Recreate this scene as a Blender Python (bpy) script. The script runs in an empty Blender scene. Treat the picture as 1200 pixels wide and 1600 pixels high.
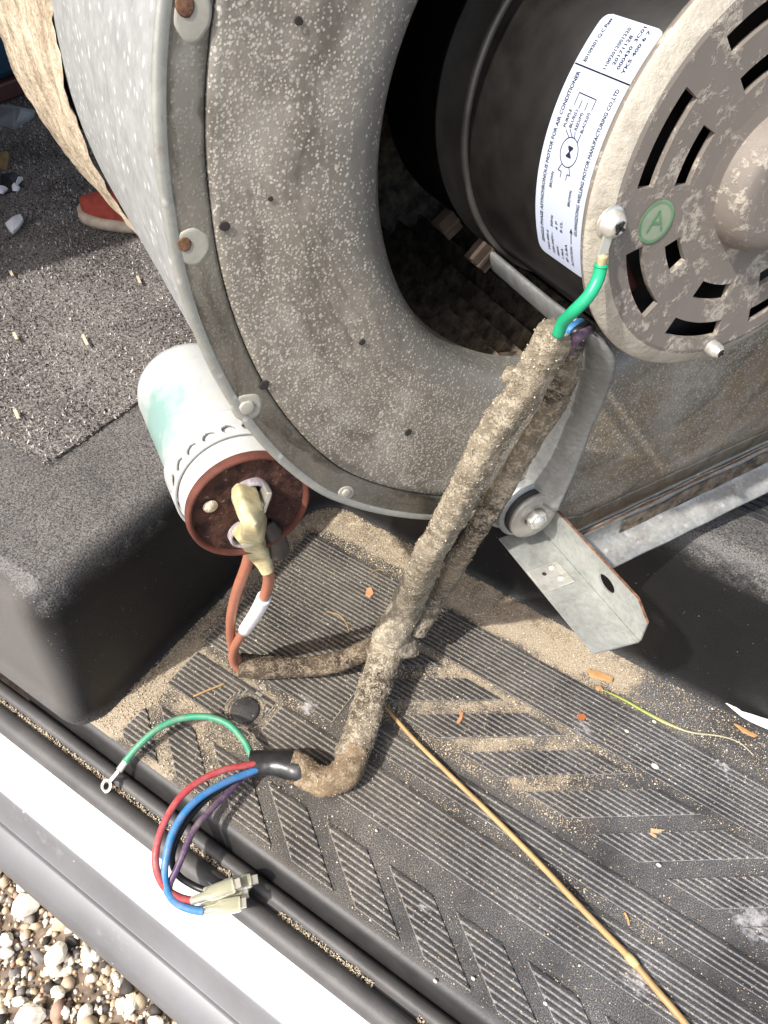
import bpy, bmesh, math, random
import numpy as np
from mathutils import Vector, Matrix, noise as mn
from mathutils.geometry import tessellate_polygon

random.seed(7); rng = np.random.default_rng(7)
scene = bpy.context.scene
COL = scene.collection
R_ = math.radians

# ------------------------------------------------------------------ camera
# X runs along the door sill, Y goes into the van, Z is up; the step tread is z = 0 and units are metres
CAM_R = np.array([[0.83825063, 0.43424131, -0.32980353],
                  [0.54189031, -0.59600475, 0.59256496],
                  [0.06075171, -0.67543528, -0.73491252]])
CAM_P = np.array([0., 0., 0.5]); FPX = 1200.0
cam_d = bpy.data.cameras.new('camera'); cam = bpy.data.objects.new('camera', cam_d); COL.objects.link(cam)
m = Matrix.Identity(4)
for i in range(3):
    m[i][0] = CAM_R[i, 0]; m[i][1] = -CAM_R[i, 1]; m[i][2] = -CAM_R[i, 2]; m[i][3] = CAM_P[i]
cam.matrix_world = m
cam_d.sensor_fit = 'VERTICAL'; cam_d.sensor_height = 24.0; cam_d.lens = 24.0 * FPX / 1600.0
cam_d.clip_start = 0.01; cam_d.clip_end = 200
scene.camera = cam

# ------------------------------------------------------------------ light
SUN = Vector((-0.19, -0.62, 0.76)).normalized()
sun_d = bpy.data.lights.new('sun', 'SUN'); sun_d.energy = 2.6; sun_d.angle = R_(1.1); sun_d.color = (1.0, 0.965, 0.92)
sun = bpy.data.objects.new('sun', sun_d); COL.objects.link(sun)
sun.rotation_euler = SUN.to_track_quat('Z', 'Y').to_euler(); sun.location = (0, 0, 3)
world = bpy.data.worlds.new('World'); scene.world = world; world.use_nodes = True
wn = world.node_tree
bg = wn.nodes['Background']; bg.inputs['Strength'].default_value = 0.15
sky = wn.nodes.new('ShaderNodeTexSky'); sky.sky_type = 'NISHITA'; sky.sun_disc = False
sky.sun_elevation = math.asin(SUN.z); sky.sun_rotation = math.atan2(SUN.x, SUN.y)
sky.dust_density = 3.0; sky.ozone_density = 0.7
wn.links.new(sky.outputs[0], bg.inputs[0])
scene.view_settings.view_transform = 'Standard'; scene.view_settings.look = 'None'
scene.view_settings.gamma = 1.0; scene.view_settings.exposure = 1.18
try: scene.view_settings.use_curve_mapping = False
except Exception: pass

# ------------------------------------------------------------------ survey helpers (photo measurement -> point on a real surface)
def ray(x, y): return CAM_R @ np.array([(x - 600) / FPX, (y - 800) / FPX, 1.0])
def onplane(x, y, p, n):
    r = ray(x, y); return CAM_P + r * (np.dot(np.asarray(p) - CAM_P, n) / np.dot(r, n))
def onz(x, y, z): return onplane(x, y, (0, 0, z), np.array([0, 0, 1.]))
# frame of the blower: N goes into the housing, E1 to its left, E2 up
N = np.array([-.846, .525, -.085]); N /= np.linalg.norm(N)
E1 = np.cross([0, 0, 1], N); E1 /= np.linalg.norm(E1); E2 = np.cross(N, E1)
ORI = np.array([-.079, .312, .384])      # centre of the inlet, on the side plate
MO = np.array([-.0265, .283, .397])      # centre of the motor's end rim
def HP(u, v, d): return ORI + u * E1 + v * E2 + d * N
def MP(r, th, d): return MO + r * (math.cos(th) * E1 + math.sin(th) * E2) + d * N
def cyl(x, y, r):
    d = ray(x, y); o = CAM_P - MO; a1, a2 = d @ E1, d @ E2; b1, b2 = o @ E1, o @ E2
    A = a1 * a1 + a2 * a2; B = a1 * b1 + a2 * b2; D = B * B - A * (b1 * b1 + b2 * b2 - r * r)
    t = (-B - math.sqrt(max(D, 0))) / A
    return CAM_P + t * d

# ------------------------------------------------------------------ object helpers
ORIGIN = {}
def thing(name, label, cat, loc=(0, 0, 0), group=None):
    o = bpy.data.objects.new(name, None); COL.objects.link(o); o.location = loc
    o.empty_display_size = .01
    o['label'] = label; o['category'] = cat
    if group: o['group'] = group
    ORIGIN[o] = np.array(loc, float); return o
def tag(o, label, cat, group=None):
    o['label'] = label; o['category'] = cat
    if group: o['group'] = group
    return o
def mesh_obj(name, V, F, mat, parent=None, smooth=False, loc=None, uv=None):
    """V in world coordinates; the object is put under its parent (or at loc) as ONE mesh."""
    V = np.asarray(V, float)
    base = ORIGIN[parent] if parent is not None else (np.asarray(loc, float) if loc is not None else V.mean(0))
    me = bpy.data.meshes.new(name)
    me.from_pydata((V - base).tolist(), [], [tuple(int(i) for i in f) for f in F]); me.update()
    if smooth: me.polygons.foreach_set('use_smooth', np.ones(len(me.polygons), bool))
    for mm in (mat if isinstance(mat, (list, tuple)) else [mat]): me.materials.append(mm)
    o = bpy.data.objects.new(name, me); COL.objects.link(o)
    if parent is not None: o.parent = parent
    else: o.location = base
    ORIGIN[o] = base
    return o
class MB:
    def __init__(s): s.v = []; s.f = []
    def add(s, V, F):
        k = len(s.v); s.v += [tuple(p) for p in V]; s.f += [tuple(i + k for i in f) for f in F]; return s
    def build(s, name, mat, parent=None, smooth=False, loc=None): return mesh_obj(name, s.v, s.f, mat, parent, smooth, loc)
def grid(P, closed_u=False, closed_v=False, flip=False):
    """P[i][j] points -> verts, faces"""
    nu, nv = len(P), len(P[0]); V = [p for row in P for p in row]; F = []
    for i in range(nu if closed_u else nu - 1):
        for j in range(nv if closed_v else nv - 1):
            a, b = i * nv + j, ((i + 1) % nu) * nv + j
            c, d = ((i + 1) % nu) * nv + (j + 1) % nv, i * nv + (j + 1) % nv
            F.append((a, d, c, b) if flip else (a, b, c, d))
    return V, F
def catmull(pts, n=10):
    P = [np.asarray(p, float) for p in pts]; P = [2 * P[0] - P[1]] + P + [2 * P[-1] - P[-2]]; out = []
    for i in range(1, len(P) - 2):
        for k in range(n):
            t = k / n; a, b, c, d = P[i - 1], P[i], P[i + 1], P[i + 2]
            out.append(.5 * ((2 * b) + (-a + c) * t + (2 * a - 5 * b + 4 * c - d) * t * t + (-a + 3 * b - 3 * c + d) * t ** 3))
    out.append(P[-2]); return out
def tube(path, rad, sides=12, cap0=True, cap1=True, flat=1.0, up=None, bump=None):
    """swept tube; rad float or f(t); flat squeezes across the second axis; bump(p, t, a) -> extra radius"""
    P = [np.asarray(p, float) for p in path]; n = len(P)
    T = [(P[min(i + 1, n - 1)] - P[max(i - 1, 0)]) for i in range(n)]; T = [t / (np.linalg.norm(t) + 1e-12) for t in T]
    u = np.asarray(up, float) if up is not None else (np.array([0, 0, 1.]) if abs(T[0][2]) < .9 else np.array([1., 0, 0]))
    rows = []
    for i in range(n):
        u = u - (u @ T[i]) * T[i]; u /= np.linalg.norm(u); w = np.cross(T[i], u)
        t = i / (n - 1); r = rad(t) if callable(rad) else rad; row = []
        for k in range(sides):
            a = 2 * math.pi * k / sides
            p = P[i] + r * (math.cos(a) * w + flat * math.sin(a) * u)
            if bump is not None:
                p = p + (p - P[i]) / (np.linalg.norm(p - P[i]) + 1e-9) * bump(p, t, a)
            row.append(p)
        rows.append(row)
    V, F = grid(rows, closed_v=True)
    if cap0: F.append(tuple(range(sides))[::1])
    if cap1: F.append(tuple(range((n - 1) * sides, n * sides))[::-1])
    return V, F
def lathe(profile, center, axis, x0, seg=48, close=False):
    """profile [(r, d)] around axis through center"""
    axis = np.asarray(axis, float); x0 = np.asarray(x0, float); y0 = np.cross(axis, x0)
    rows = []
    for k in range(seg):
        a = 2 * math.pi * k / seg; e = math.cos(a) * x0 + math.sin(a) * y0
        rows.append([np.asarray(center) + r * e + d * axis for r, d in profile])
    return grid(rows, closed_u=True)
def box(c, ax, ay, az):
    c = np.asarray(c, float); ax, ay, az = map(lambda q: np.asarray(q, float), (ax, ay, az))
    V = [c + sx * ax + sy * ay + sz * az for sx in (-1, 1) for sy in (-1, 1) for sz in (-1, 1)]
    return V, [(0, 1, 3, 2), (4, 6, 7, 5), (0, 4, 5, 1), (2, 3, 7, 6), (0, 2, 6, 4), (1, 5, 7, 3)]
def prism(poly, up, h):
    """poly: list of 3-D points, extruded along up by h"""
    up = np.asarray(up, float) * h; n = len(poly); V = [np.asarray(p, float) for p in poly]; V = V + [p + up for p in V]
    F = [(i, (i + 1) % n, n + (i + 1) % n, n + i) for i in range(n)]
    tri = tessellate_polygon([[Vector(p) for p in poly]])
    F += [tuple(t) for t in tri] + [tuple(i + n for i in t) for t in tri]
    return V, F
def fix(o):
    bm = bmesh.new(); bm.from_mesh(o.data); bmesh.ops.recalc_face_normals(bm, faces=bm.faces); bm.to_mesh(o.data); bm.free(); return o
def bevel(o, w, seg=2):
    md = o.modifiers.new('bevel', 'BEVEL'); md.width = w; md.segments = seg; md.limit_method = 'ANGLE'; md.angle_limit = R_(40); return o
def fbm(p, s, oct=3): return mn.fractal(Vector(p) * s, 1.0, 2.0, oct)
def nz(p, s): return mn.noise(Vector(p) * s)

# ------------------------------------------------------------------ materials
class Mat:
    def __init__(s, name, rough=.6, metal=0.0, spec=.5):
        s.m = bpy.data.materials.new(name); s.m.use_nodes = True; s.t = s.m.node_tree; s.b = s.t.nodes['Principled BSDF']
        s.b.inputs['Roughness'].default_value = rough; s.b.inputs['Metallic'].default_value = metal
        s.b.inputs['Specular IOR Level'].default_value = spec
        s.geo = s.t.nodes.new('ShaderNodeNewGeometry'); s.pos = s.geo.outputs['Position']; s.bumpn = None
    def n(s, t, **k):
        q = s.t.nodes.new(t)
        for a, b in k.items():
            if a in q.inputs.keys(): q.inputs[a].default_value = b
            else: setattr(q, a, b)
        return q
    def l(s, a, b): s.t.links.new(a, b)
    def mapped(s, scale=(1, 1, 1), rot=(0, 0, 0)):
        q = s.n('ShaderNodeMapping'); q.inputs['Scale'].default_value = scale; q.inputs['Rotation'].default_value = rot; s.l(s.pos, q.inputs[0]); return q.outputs[0]
    def noise(s, scale, detail=4, rough=.6, vec=None, dist=0.0):
        q = s.n('ShaderNodeTexNoise'); q.inputs['Scale'].default_value = scale; q.inputs['Detail'].default_value = detail
        q.inputs['Roughness'].default_value = rough; q.inputs['Distortion'].default_value = dist; s.l(vec or s.pos, q.inputs['Vector']); return q.outputs['Fac']
    def voro(s, scale, vec=None, feature='F1', rnd=1.0):
        q = s.n('ShaderNodeTexVoronoi', feature=feature); q.inputs['Scale'].default_value = scale; q.inputs['Randomness'].default_value = rnd; s.l(vec or s.pos, q.inputs['Vector'])
        return q
    def ramp(s, fac, a, b, va=0.0, vb=1.0):
        q = s.n('ShaderNodeMapRange'); q.clamp = True
        for i, v in enumerate((a, b, va, vb)): q.inputs[i + 1].default_value = v
        s.l(fac, q.inputs[0]); return q.outputs[0]
    def math(s, op, a, b=None):
        q = s.n('ShaderNodeMath', operation=op)
        for i, v in enumerate((a, b)):
            if v is None: continue
            if isinstance(v, (int, float)): q.inputs[i].default_value = v
            else: s.l(v, q.inputs[i])
        return q.outputs[0]
    def xyz(s):
        q = s.n('ShaderNodeSeparateXYZ'); s.l(s.pos, q.inputs[0]); return q.outputs
    def mix(s, fac, a, b):
        q = s.n('ShaderNodeMix', data_type='RGBA')
        for i, v in ((0, fac), (6, a), (7, b)):
            if isinstance(v, (int, float)): q.inputs[i].default_value = v
            elif isinstance(v, tuple): q.inputs[i].default_value = (*v, 1) if len(v) == 3 else v
            else: s.l(v, q.inputs[i])
        return q.outputs[2]
    def color(s, c):
        if isinstance(c, tuple): s.b.inputs['Base Color'].default_value = (*c, 1)
        else: s.l(c, s.b.inputs['Base Color'])
        return s
    def rough(s, r): s.l(r, s.b.inputs['Roughness']); return s
    def bump(s, h, strength=.3, dist=.001):
        q = s.n('ShaderNodeBump'); q.inputs['Strength'].default_value = strength; q.inputs['Distance'].default_value = dist
        s.l(h, q.inputs['Height'])
        if s.bumpn: s.l(s.bumpn, q.inputs['Normal'])
        s.bumpn = q.outputs[0]; s.l(s.bumpn, s.b.inputs['Normal']); return s

def simple(name, c, rough=.5, metal=0., spec=.5, var=.25, vs=120, bump=0.0, bs=900):
    M = Mat(name, rough, metal, spec)
    f = M.noise(vs, 5)
    M.color(M.mix(M.ramp(f, .3, .7), tuple(x * (1 - var) for x in c), tuple(min(1, x * (1 + var)) for x in c)))
    if bump: M.bump(M.noise(bs, 3), bump, .0006)
    return M.m

SANDC = (.50, .40, .27)
def tread_mat(name, kind):
    """black moulded plastic with dust and trodden-in sand; kind: rib top, groove floor or smooth bar"""
    M = Mat(name, .5, 0, .4)
    x, y, z = M.xyz()
    pl = M.mix(M.noise(60, 5), (.013, .013, .0145), (.028, .028, .031))
    patch = M.ramp(M.noise(16, 5, .65), .36, .66)
    fine = M.ramp(M.noise(1300, 3, .75), .44, .66)
    lo, hi, fc = {'rib': (.02, .42, .55), 'groove': (.58, 1.0, .42), 'smooth': (.16, .70, .58)}[kind]
    if kind == 'smooth': d1x = M.ramp(y, .1225, .1170, 0, .40)
    dcol = M.mix(M.ramp(x, -.12, .05), (.46, .41, .33), (.43, .42, .41))
    if kind == 'groove': dcol = M.mix(M.ramp(x, -.12, .05), (.56, .50, .40), (.56, .545, .525))
    d1 = M.math('MULTIPLY', M.ramp(patch, 0, 1, lo, hi), M.ramp(fine, 0, 1, 1 - fc * 1.6, 1))
    if kind == 'smooth': d1 = M.math('MAXIMUM', d1, M.math('MULTIPLY', d1x, M.ramp(fine, 0, 1, .5, 1)))
    c = M.mix(d1, pl, dcol)
    # sand: heavy next to the risers and in the middle of the step, thinning to the right
    wl = M.math('MULTIPLY', M.ramp(x, -.19, -.15, .30 if kind == 'smooth' else (.10 if kind == 'groove' else .0), 0), M.ramp(y, .215, .205))
    wr = M.math('MULTIPLY', M.ramp(y, .346, .360, .0, 1), M.ramp(x, -.10, .0, .42, .10))
    ws = M.ramp(x, -.270, -.255, .35, .0)
    wm = M.math('MULTIPLY', M.ramp(y, .225, .250, 0, .31 if kind == 'smooth' else .16), M.math('MULTIPLY', M.ramp(x, -.0, .075, 1, .0), M.ramp(x, -.155, -.130)))
    w = M.math('ADD', M.math('MAXIMUM', wl, wr), M.math('MAXIMUM', ws, wm))
    sn = M.math('ADD', M.math('MULTIPLY', M.noise(38, 6, .72), .75), M.math('MULTIPLY', M.ramp(M.noise(760, 4, .8), .25, .75), .34))
    sn = M.math('ADD', sn, .055)
    t0 = {'rib': 1.00, 'groove': .84, 'smooth': .85}[kind]
    mask = M.ramp(M.math('ADD', sn, w), t0, t0 + .12)
    sand = M.mix(M.ramp(M.noise(900, 3, .8), .3, .7), (.22, .17, .11), (.56, .48, .36))
    c = M.mix(M.math('MULTIPLY', mask, .92), c, sand)
    sc = M.ramp(M.noise(34, 6, .78), .66, .72)
    for px_, py_, rr in ((1178, 1440, .016), (905, 1145, .008), (655, 1425, .006), (480, 1105, .010), (1130, 1200, .008), (1000, 1530, .012)):
        q = M.n('ShaderNodeVectorMath', operation='DISTANCE'); M.l(M.pos, q.inputs[0]); q.inputs[1].default_value = tuple(onz(px_, py_, 0))
        sc = M.math('MAXIMUM', sc, M.ramp(M.math('ADD', q.outputs['Value'], M.math('MULTIPLY', M.math('SUBTRACT', M.noise(160, 5, .8), .42), .05)), rr, rr * .35))
    c = M.mix(M.math('MULTIPLY', sc, .5 if kind != 'groove' else .2), c, (.62, .61, .63))
    M.color(c); M.rough(M.ramp(mask, 0, 1, .50, .9))
    M.bump(M.noise(1200, 2), .5, .0005); M.bump(mask, .5, .0005)
    return M.m
M_TREAD = tread_mat('tread_ribs', 'rib'); M_GROOVE = tread_mat('tread_grooves', 'groove'); M_SMOOTH = tread_mat('tread_smooth', 'smooth')

def panel_mat():
    M = Mat('van_floor_plastic', .42, 0, .34)
    x, y, z = M.xyz()
    g = M.voro(900)
    pl = M.mix(M.noise(40, 4), (.006, .006, .0065), (.012, .012, .012))
    nz_ = M.n('ShaderNodeSeparateXYZ'); M.l(M.geo.outputs['Normal'], nz_.inputs[0])
    up = M.ramp(nz_.outputs[2], .25, .95)
    front = M.math('MULTIPLY', M.ramp(nz_.outputs[1], -.55, -.95), M.ramp(x, -.28, -.31))   # road dust on the front face beside the step
    dust = M.math('MULTIPLY', up, M.ramp(M.noise(22, 6, .7), .25, .75, .30, .62))
    fine = M.ramp(M.noise(900, 4, .8), .40, .64)
    dust = M.math('MULTIPLY', dust, M.math('ADD', M.math('MULTIPLY', fine, 1.0), .12))
    dust = M.math('MAXIMUM', dust, M.math('MULTIPLY', front, .28))
    edge_pale = M.math('MULTIPLY', M.math('MULTIPLY', M.ramp(z, .112, .126), M.ramp(z, .1368, .1345)), M.ramp(M.noise(34, 6, .75), .45, .62))  # paler band along the rounded top edge, broken up by noise
    dust = M.math('MAXIMUM', dust, M.math('MULTIPLY', M.math('MULTIPLY', edge_pale, fine), .6))
    speck = M.ramp(M.voro(240).outputs['Distance'], .10, .05)
    rnd = M.ramp(M.noise(70, 2), .52, .58)
    dust = M.math('MAXIMUM', dust, M.math('MULTIPLY', M.math('MULTIPLY', speck, rnd), .9))
    scr = M.ramp(M.noise(60, 3, .8, M.mapped((3, 3, .6), (0.4, .5, 0))), .735, .78)
    dust = M.math('MAXIMUM', dust, M.math('MULTIPLY', scr, .35))
    M.color(M.mix(dust, pl, (.37, .345, .32)))
    M.rough(M.ramp(dust, 0, .6, .40, .8))
    M.bump(g.outputs['Distance'], .35, .0005); M.bump(M.noise(500, 2), .2, .0005)
    return M.m
M_PANEL = panel_mat()

def carpet_mat():
    M = Mat('carpet', .95, 0, .1)
    a = M.noise(420, 3, .7); b = M.noise(1300, 2, .7); c = M.noise(12, 4)
    k = M.math('ADD', M.math('MULTIPLY', a, .6), M.math('MULTIPLY', b, .4))
    k = M.math('ADD', k, M.math('MULTIPLY', M.math('SUBTRACT', c, .5), .25))
    M.color(M.mix(M.ramp(k, .40, .62), (.03, .028, .026), (.38, .35, .325)))
    M.bump(k, 1.0, .004); return M.m
M_CARPET = carpet_mat()

def plate_mat(name, base=(.245, .221, .181), dots=1.0, metal=.25):
    """weathered galvanised steel with crusts of pale oxide dots"""
    M = Mat(name, .55, metal, .5)
    x, y, z = M.xyz()
    big = M.noise(16, 5, .6); st = M.noise(30, 4, .6, M.mapped((1, 1, .25), (0, 0.2, 0)))
    col = M.mix(M.ramp(big, .35, .65), tuple(v * .72 for v in base), tuple(v * 1.15 for v in base))
    col = M.mix(M.math('MULTIPLY', M.ramp(st, .48, .68), .5), col, (.10, .088, .070))
    # grease-brown toward the lower right of the plate
    low = M.math('MULTIPLY', M.ramp(x, -.090, -.045), M.ramp(z, .37, .26))
    col = M.mix(M.math('MULTIPLY', low, M.ramp(M.noise(60, 5, .7), .30, .65, .25, .95)), col, (.22, .160, .092))
    q = M.n('ShaderNodeVectorMath', operation='DISTANCE'); M.l(M.pos, q.inputs[0]); q.inputs[1].default_value = tuple(ORI)
    r = M.math('ADD', q.outputs['Value'], M.math('MULTIPLY', M.math('SUBTRACT', M.noise(22, 4), .5), .030))
    cv = M.n('ShaderNodeCombineXYZ'); M.l(M.math('MULTIPLY', r, 1.0), cv.inputs[0]); M.l(M.math('MULTIPLY', z, .12), cv.inputs[1])
    arc_ = M.noise(85, 4, .65, cv.outputs[0])
    col = M.mix(M.math('MULTIPLY', M.ramp(arc_, .50, .64), .72), col, (.100, .088, .070))      # dirt washed along the curve
    clean = M.ramp(r, .128, .112)
    col = M.mix(M.math('MULTIPLY', clean, .6), col, (.205, .20, .182))                            # the rolled inlet lip stays cleaner
    band = M.math('MULTIPLY', M.ramp(r, .112, .128), M.ramp(r, .176, .164, .65, 1))
    hz = M.math('MULTIPLY', M.math('MULTIPLY', M.ramp(M.noise(26, 6, .72), .46, .66), band), .42)
    col = M.mix(hz, col, (.50, .47, .41))                                                        # chalky haze in patches
    dens = M.math('SUBTRACT', M.math('MULTIPLY', M.ramp(M.noise(17, 5, .65), .34, .62), band), M.math('ADD', M.math('MULTIPLY', low, .35), M.math('MULTIPLY', M.ramp(arc_, .54, .64), .5)))
    mask = None
    for sc, r0, th, amp in ((260, .20, .72, .62), (520, .32, .40, .75), (900, .38, .22, .75)):
        v = M.voro(sc, rnd=1.0)
        wv = M.n('ShaderNodeSeparateColor'); M.l(v.outputs['Color'], wv.inputs[0])
        pick = M.ramp(M.math('ADD', M.math('MULTIPLY', wv.outputs[0], .75), M.math('MULTIPLY', dens, .5)), th + .15, th + .3)
        dot = M.ramp(M.math('ADD', v.outputs['Distance'], M.math('MULTIPLY', M.math('SUBTRACT', M.noise(1300, 3), .5), .50)), r0 + .10, r0 - .12)
        q = M.math('MULTIPLY', M.math('MULTIPLY', dot, pick), M.ramp(wv.outputs[1], 0, 1, amp * .45, amp))
        mask = q if mask is None else M.math('MAXIMUM', mask, q)
    mask = M.math('MULTIPLY', mask, dots)
    col = M.mix(mask, col, (.60, .565, .485))
    rust = M.ramp(M.noise(36, 6, .78), .66, .76)
    col = M.mix(M.math('MULTIPLY', rust, .7), col, (.17, .075, .03))
    M.color(col); M.rough(M.ramp(mask, 0, 1, .50, .85))
    M.bump(mask, .35, .0006); M.bump(M.noise(300, 3), .10, .0005)
    return M.m
M_PLATE = plate_mat('galvanised_plate')
M_FLANGE = plate_mat('galvanised_rim', (.37, .355, .305), .35, 1.0)

def galv(name, lo, hi, rough=.42, metal=.7, spots=.5, rust=.0):
    M = Mat(name, rough, metal, .5)
    sp = M.voro(480); f = M.n('ShaderNodeSeparateColor'); M.l(sp.outputs['Color'], f.inputs[0])
    k = M.math('ADD', M.math('MULTIPLY', f.outputs[0], .16), M.math('MULTIPLY', M.noise(55, 6, .7), .84))
    col = M.mix(M.ramp(k, .3, .7), lo, hi)
    if spots:
        v = M.voro(190); w = M.n('ShaderNodeSeparateColor'); M.l(v.outputs['Color'], w.inputs[0])
        d = M.math('MULTIPLY', M.ramp(M.math('ADD', v.outputs['Distance'], M.math('MULTIPLY', M.noise(700, 2), .2)), .42, .22), M.ramp(w.outputs[1], .45, .6))
        col = M.mix(M.math('MULTIPLY', d, spots), col, (.85, .85, .82))
    if rust:
        col = M.mix(M.math('MULTIPLY', M.ramp(M.noise(90, 6, .75), .60, .70), rust), col, (.15, .06, .025))
    M.color(col); M.rough(M.ramp(M.noise(120, 4), .3, .7, rough - .08, rough + .18))
    M.bump(M.noise(220, 3), .12, .0006); return M.m
M_WRAP = galv('galvanised_wrap', (.325, .33, .32), (.445, .45, .435), .5, .35, .85)
M_EDGE = galv('rolled_edge_steel', (.27, .275, .25), (.38, .38, .34), .45, .4, .35, .25)
M_BRACKET = galv('bracket_steel', (.29, .30, .28), (.47, .48, .445), .5, .5, .0)
M_LUG = galv('arm_steel', (.22, .225, .22), (.36, .37, .36), .42, .6, .15, .25)
M_WASHER = galv('washer_steel', (.34, .32, .28), (.46, .44, .39), .45, .6, .0)
M_COLLAR = galv('collar_steel', (.20, .195, .18), (.39, .39, .365), .55, .35, .25, .5)
M_BOLT = galv('bolt_zinc', (.55, .53, .48), (.8, .79, .74), .35, .7, 0)
def rusty():
    M = Mat('rust', .85); M.color(M.mix(M.ramp(M.noise(260, 5, .75), .35, .65), (.050, .018, .010), (.22, .115, .060))); M.bump(M.noise(600, 3), .5, .0005); return M.m
M_RUST = rusty()
def grime():
    M = Mat('dark_grime', .85); M.color(M.mix(M.ramp(M.noise(130, 6, .7), .38, .66), (.030, .024, .018), (.20, .155, .105))); M.bump(M.noise(350, 4), .7, .0012); return M.m
M_GRIME = grime()
def foam():
    M = Mat('insulation', .95, 0, .1)
    v = M.mapped((1, 1, .45))
    a = M.noise(55, 6, .7, v); b = M.noise(420, 3, .7)
    M.color(M.mix(M.ramp(M.math('ADD', M.math('MULTIPLY', a, .65), M.math('MULTIPLY', b, .35)), .38, .60), (.25, .19, .125), (.66, .56, .42)))
    M.bump(a, .9, .004); M.bump(b, .8, .0015); return M.m
M_FOAM = foam()
def cast(name, lo=(.165, .143, .121), hi=(.222, .195, .168), crust=(.47, .42, .345), amt=.8, lim=(.515, .595)):
    M = Mat(name, .62, .1, .4)
    col = M.mix(M.noise(50, 4), lo, hi)
    p = M.noise(85, 6, .74, dist=.4); q = M.noise(420, 4, .75)
    k = M.ramp(M.math('ADD', M.math('MULTIPLY', p, .7), M.math('MULTIPLY', q, .3)), *lim)
    col = M.mix(M.math('MULTIPLY', k, amt), col, crust)
    M.color(col); M.bump(k, .45, .0008); M.bump(M.noise(900, 2), .15, .0003); return M.m
M_CAST = cast('cast_end_shield'); M_RIM = cast('cast_rim', (.29, .26, .21), (.40, .365, .30), (.56, .52, .43), .6, (.40, .6))
def motor_black():
    M = Mat('motor_paint', .45, 0, .3)
    M.color(M.mix(M.ramp(M.noise(90, 5), .35, .7), (.006, .0055, .005), (.015, .013, .012)))
    M.bump(M.noise(700, 3), .08, .0003); return M.m
M_MOTOR = motor_black()
M_BAND = simple('band_steel', (.085, .080, .072), .45, .4, .5, .3, 60)
M_EAR = simple('brown_steel', (.060, .045, .034), .8, .05, .15, .4, 120, .2, 400)
M_DARK = simple('dark_plastic', (.012, .012, .012), .6)
M_COIL = simple('winding', (.09, .02, .015), .5)
M_HOLE = simple('hole_shadow_metal', (.02, .017, .014), .8)
M_LABEL = simple('label_paper', (.46, .51, .63), .45, 0, .5, .015, 30)
M_INK = simple('label_ink', (.008, .008, .012), .5, 0, .3, .1)
M_INK2 = simple('label_ink_fine', (.020, .020, .035), .5, 0, .3, .1)
M_WIRE_G = simple('green_pvc', (.012, .34, .16), .38, 0, .5, .15, 150, .1, 900)
def pvc(name, c, dirt=.5, dc=(.30, .25, .19)):
    M = Mat(name, .45, 0, .4)
    col = M.mix(M.noise(60, 3), tuple(v * .8 for v in c), c)
    M.color(M.mix(M.math('MULTIPLY', M.ramp(M.noise(130, 5, .75), .42, .70), dirt), col, dc)); M.bump(M.noise(500, 3), .15, .0004); return M.m
M_WIRE_GD = pvc('green_pvc_faded', (.030, .27, .15), .45)
M_WIRE_R = pvc('red_pvc', (.45, .050, .060), .45)
M_WIRE_B = pvc('blue_pvc', (.035, .20, .46), .45)
M_WIRE_P = pvc('purple_pvc', (.085, .045, .100), .5)
M_WIRE_K = simple('black_pvc', (.012, .012, .013), .4, 0, .5, .15, 150)
M_WIRE_O = pvc('orange_brown_pvc', (.44, .165, .095), .5, (.22, .12, .08))
M_SHRINK = simple('heat_shrink', (.018, .018, .018), .33, 0, .5, .4, 120, .1, 400)
M_WHITE = simple('white_sleeve', (.80, .80, .79), .45, 0, .5, .03)
def paint():
    M = Mat('white_vehicle_paint', .3)
    sp = M.math('MULTIPLY', M.ramp(M.voro(75).outputs['Distance'], .06, .03), M.ramp(M.noise(25, 2), .52, .58))
    col = M.mix(M.math('MULTIPLY', M.ramp(M.noise(11, 6, .75), .45, .75), .45), (.78, .78, .77), (.42, .40, .36))
    M.color(M.mix(sp, col, (.08, .065, .05))); return M.m
M_PAINT = paint()
def clear_boot():
    M = Mat('cream_vinyl', .35, 0, .5); M.color(M.mix(M.ramp(M.noise(140, 4), .35, .68), (.33, .265, .13), (.58, .53, .33)))
    M.b.inputs['Subsurface Weight'].default_value = .25; M.b.inputs['Subsurface Radius'].default_value = (.004, .003, .0015); M.b.inputs['Subsurface Scale'].default_value = 1.0
    return M.m
M_BOOT = clear_boot()
def clear_nylon():
    M = Mat('clear_nylon', .28, 0, .5); M.color((.62, .60, .44)); M.b.inputs['Transmission Weight'].default_value = .62; M.b.inputs['IOR'].default_value = 1.4; return M.m
M_NYLON = clear_nylon()
M_TIN = simple('tinned_brass', (.68, .66, .58), .32, .75, .5, .1)
M_SMOKE = simple('smoked_boot', (.045, .038, .032), .4, 0, .5, .3, 100)
def can_mat():
    M = Mat('capacitor_can', .42, .15, .5)
    col = M.mix(M.noise(40, 4), (.36, .37, .365), (.54, .54, .515))
    col = M.mix(M.math('MULTIPLY', M.ramp(M.noise(60, 5), .56, .72), .42), col, (.50, .40, .20))
    q = M.n('ShaderNodeVectorMath', operation='DISTANCE'); M.l(M.pos, q.inputs[0]); q.inputs[1].default_value = tuple(CAP_TEAL)
    t = M.math('MULTIPLY', M.ramp(M.math('ADD', q.outputs['Value'], M.math('MULTIPLY', M.math('SUBTRACT', M.noise(120, 5), .5), .035)), .030, .012), .62)
    col = M.mix(t, col, (.07, .26, .215))
    col = M.mix(M.math('MULTIPLY', M.ramp(M.noise(90, 6, .7), .62, .70), .4), col, (.36, .33, .28))
    M.color(col); M.bump(M.noise(260, 3), .1, .0005); return M.m
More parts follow.
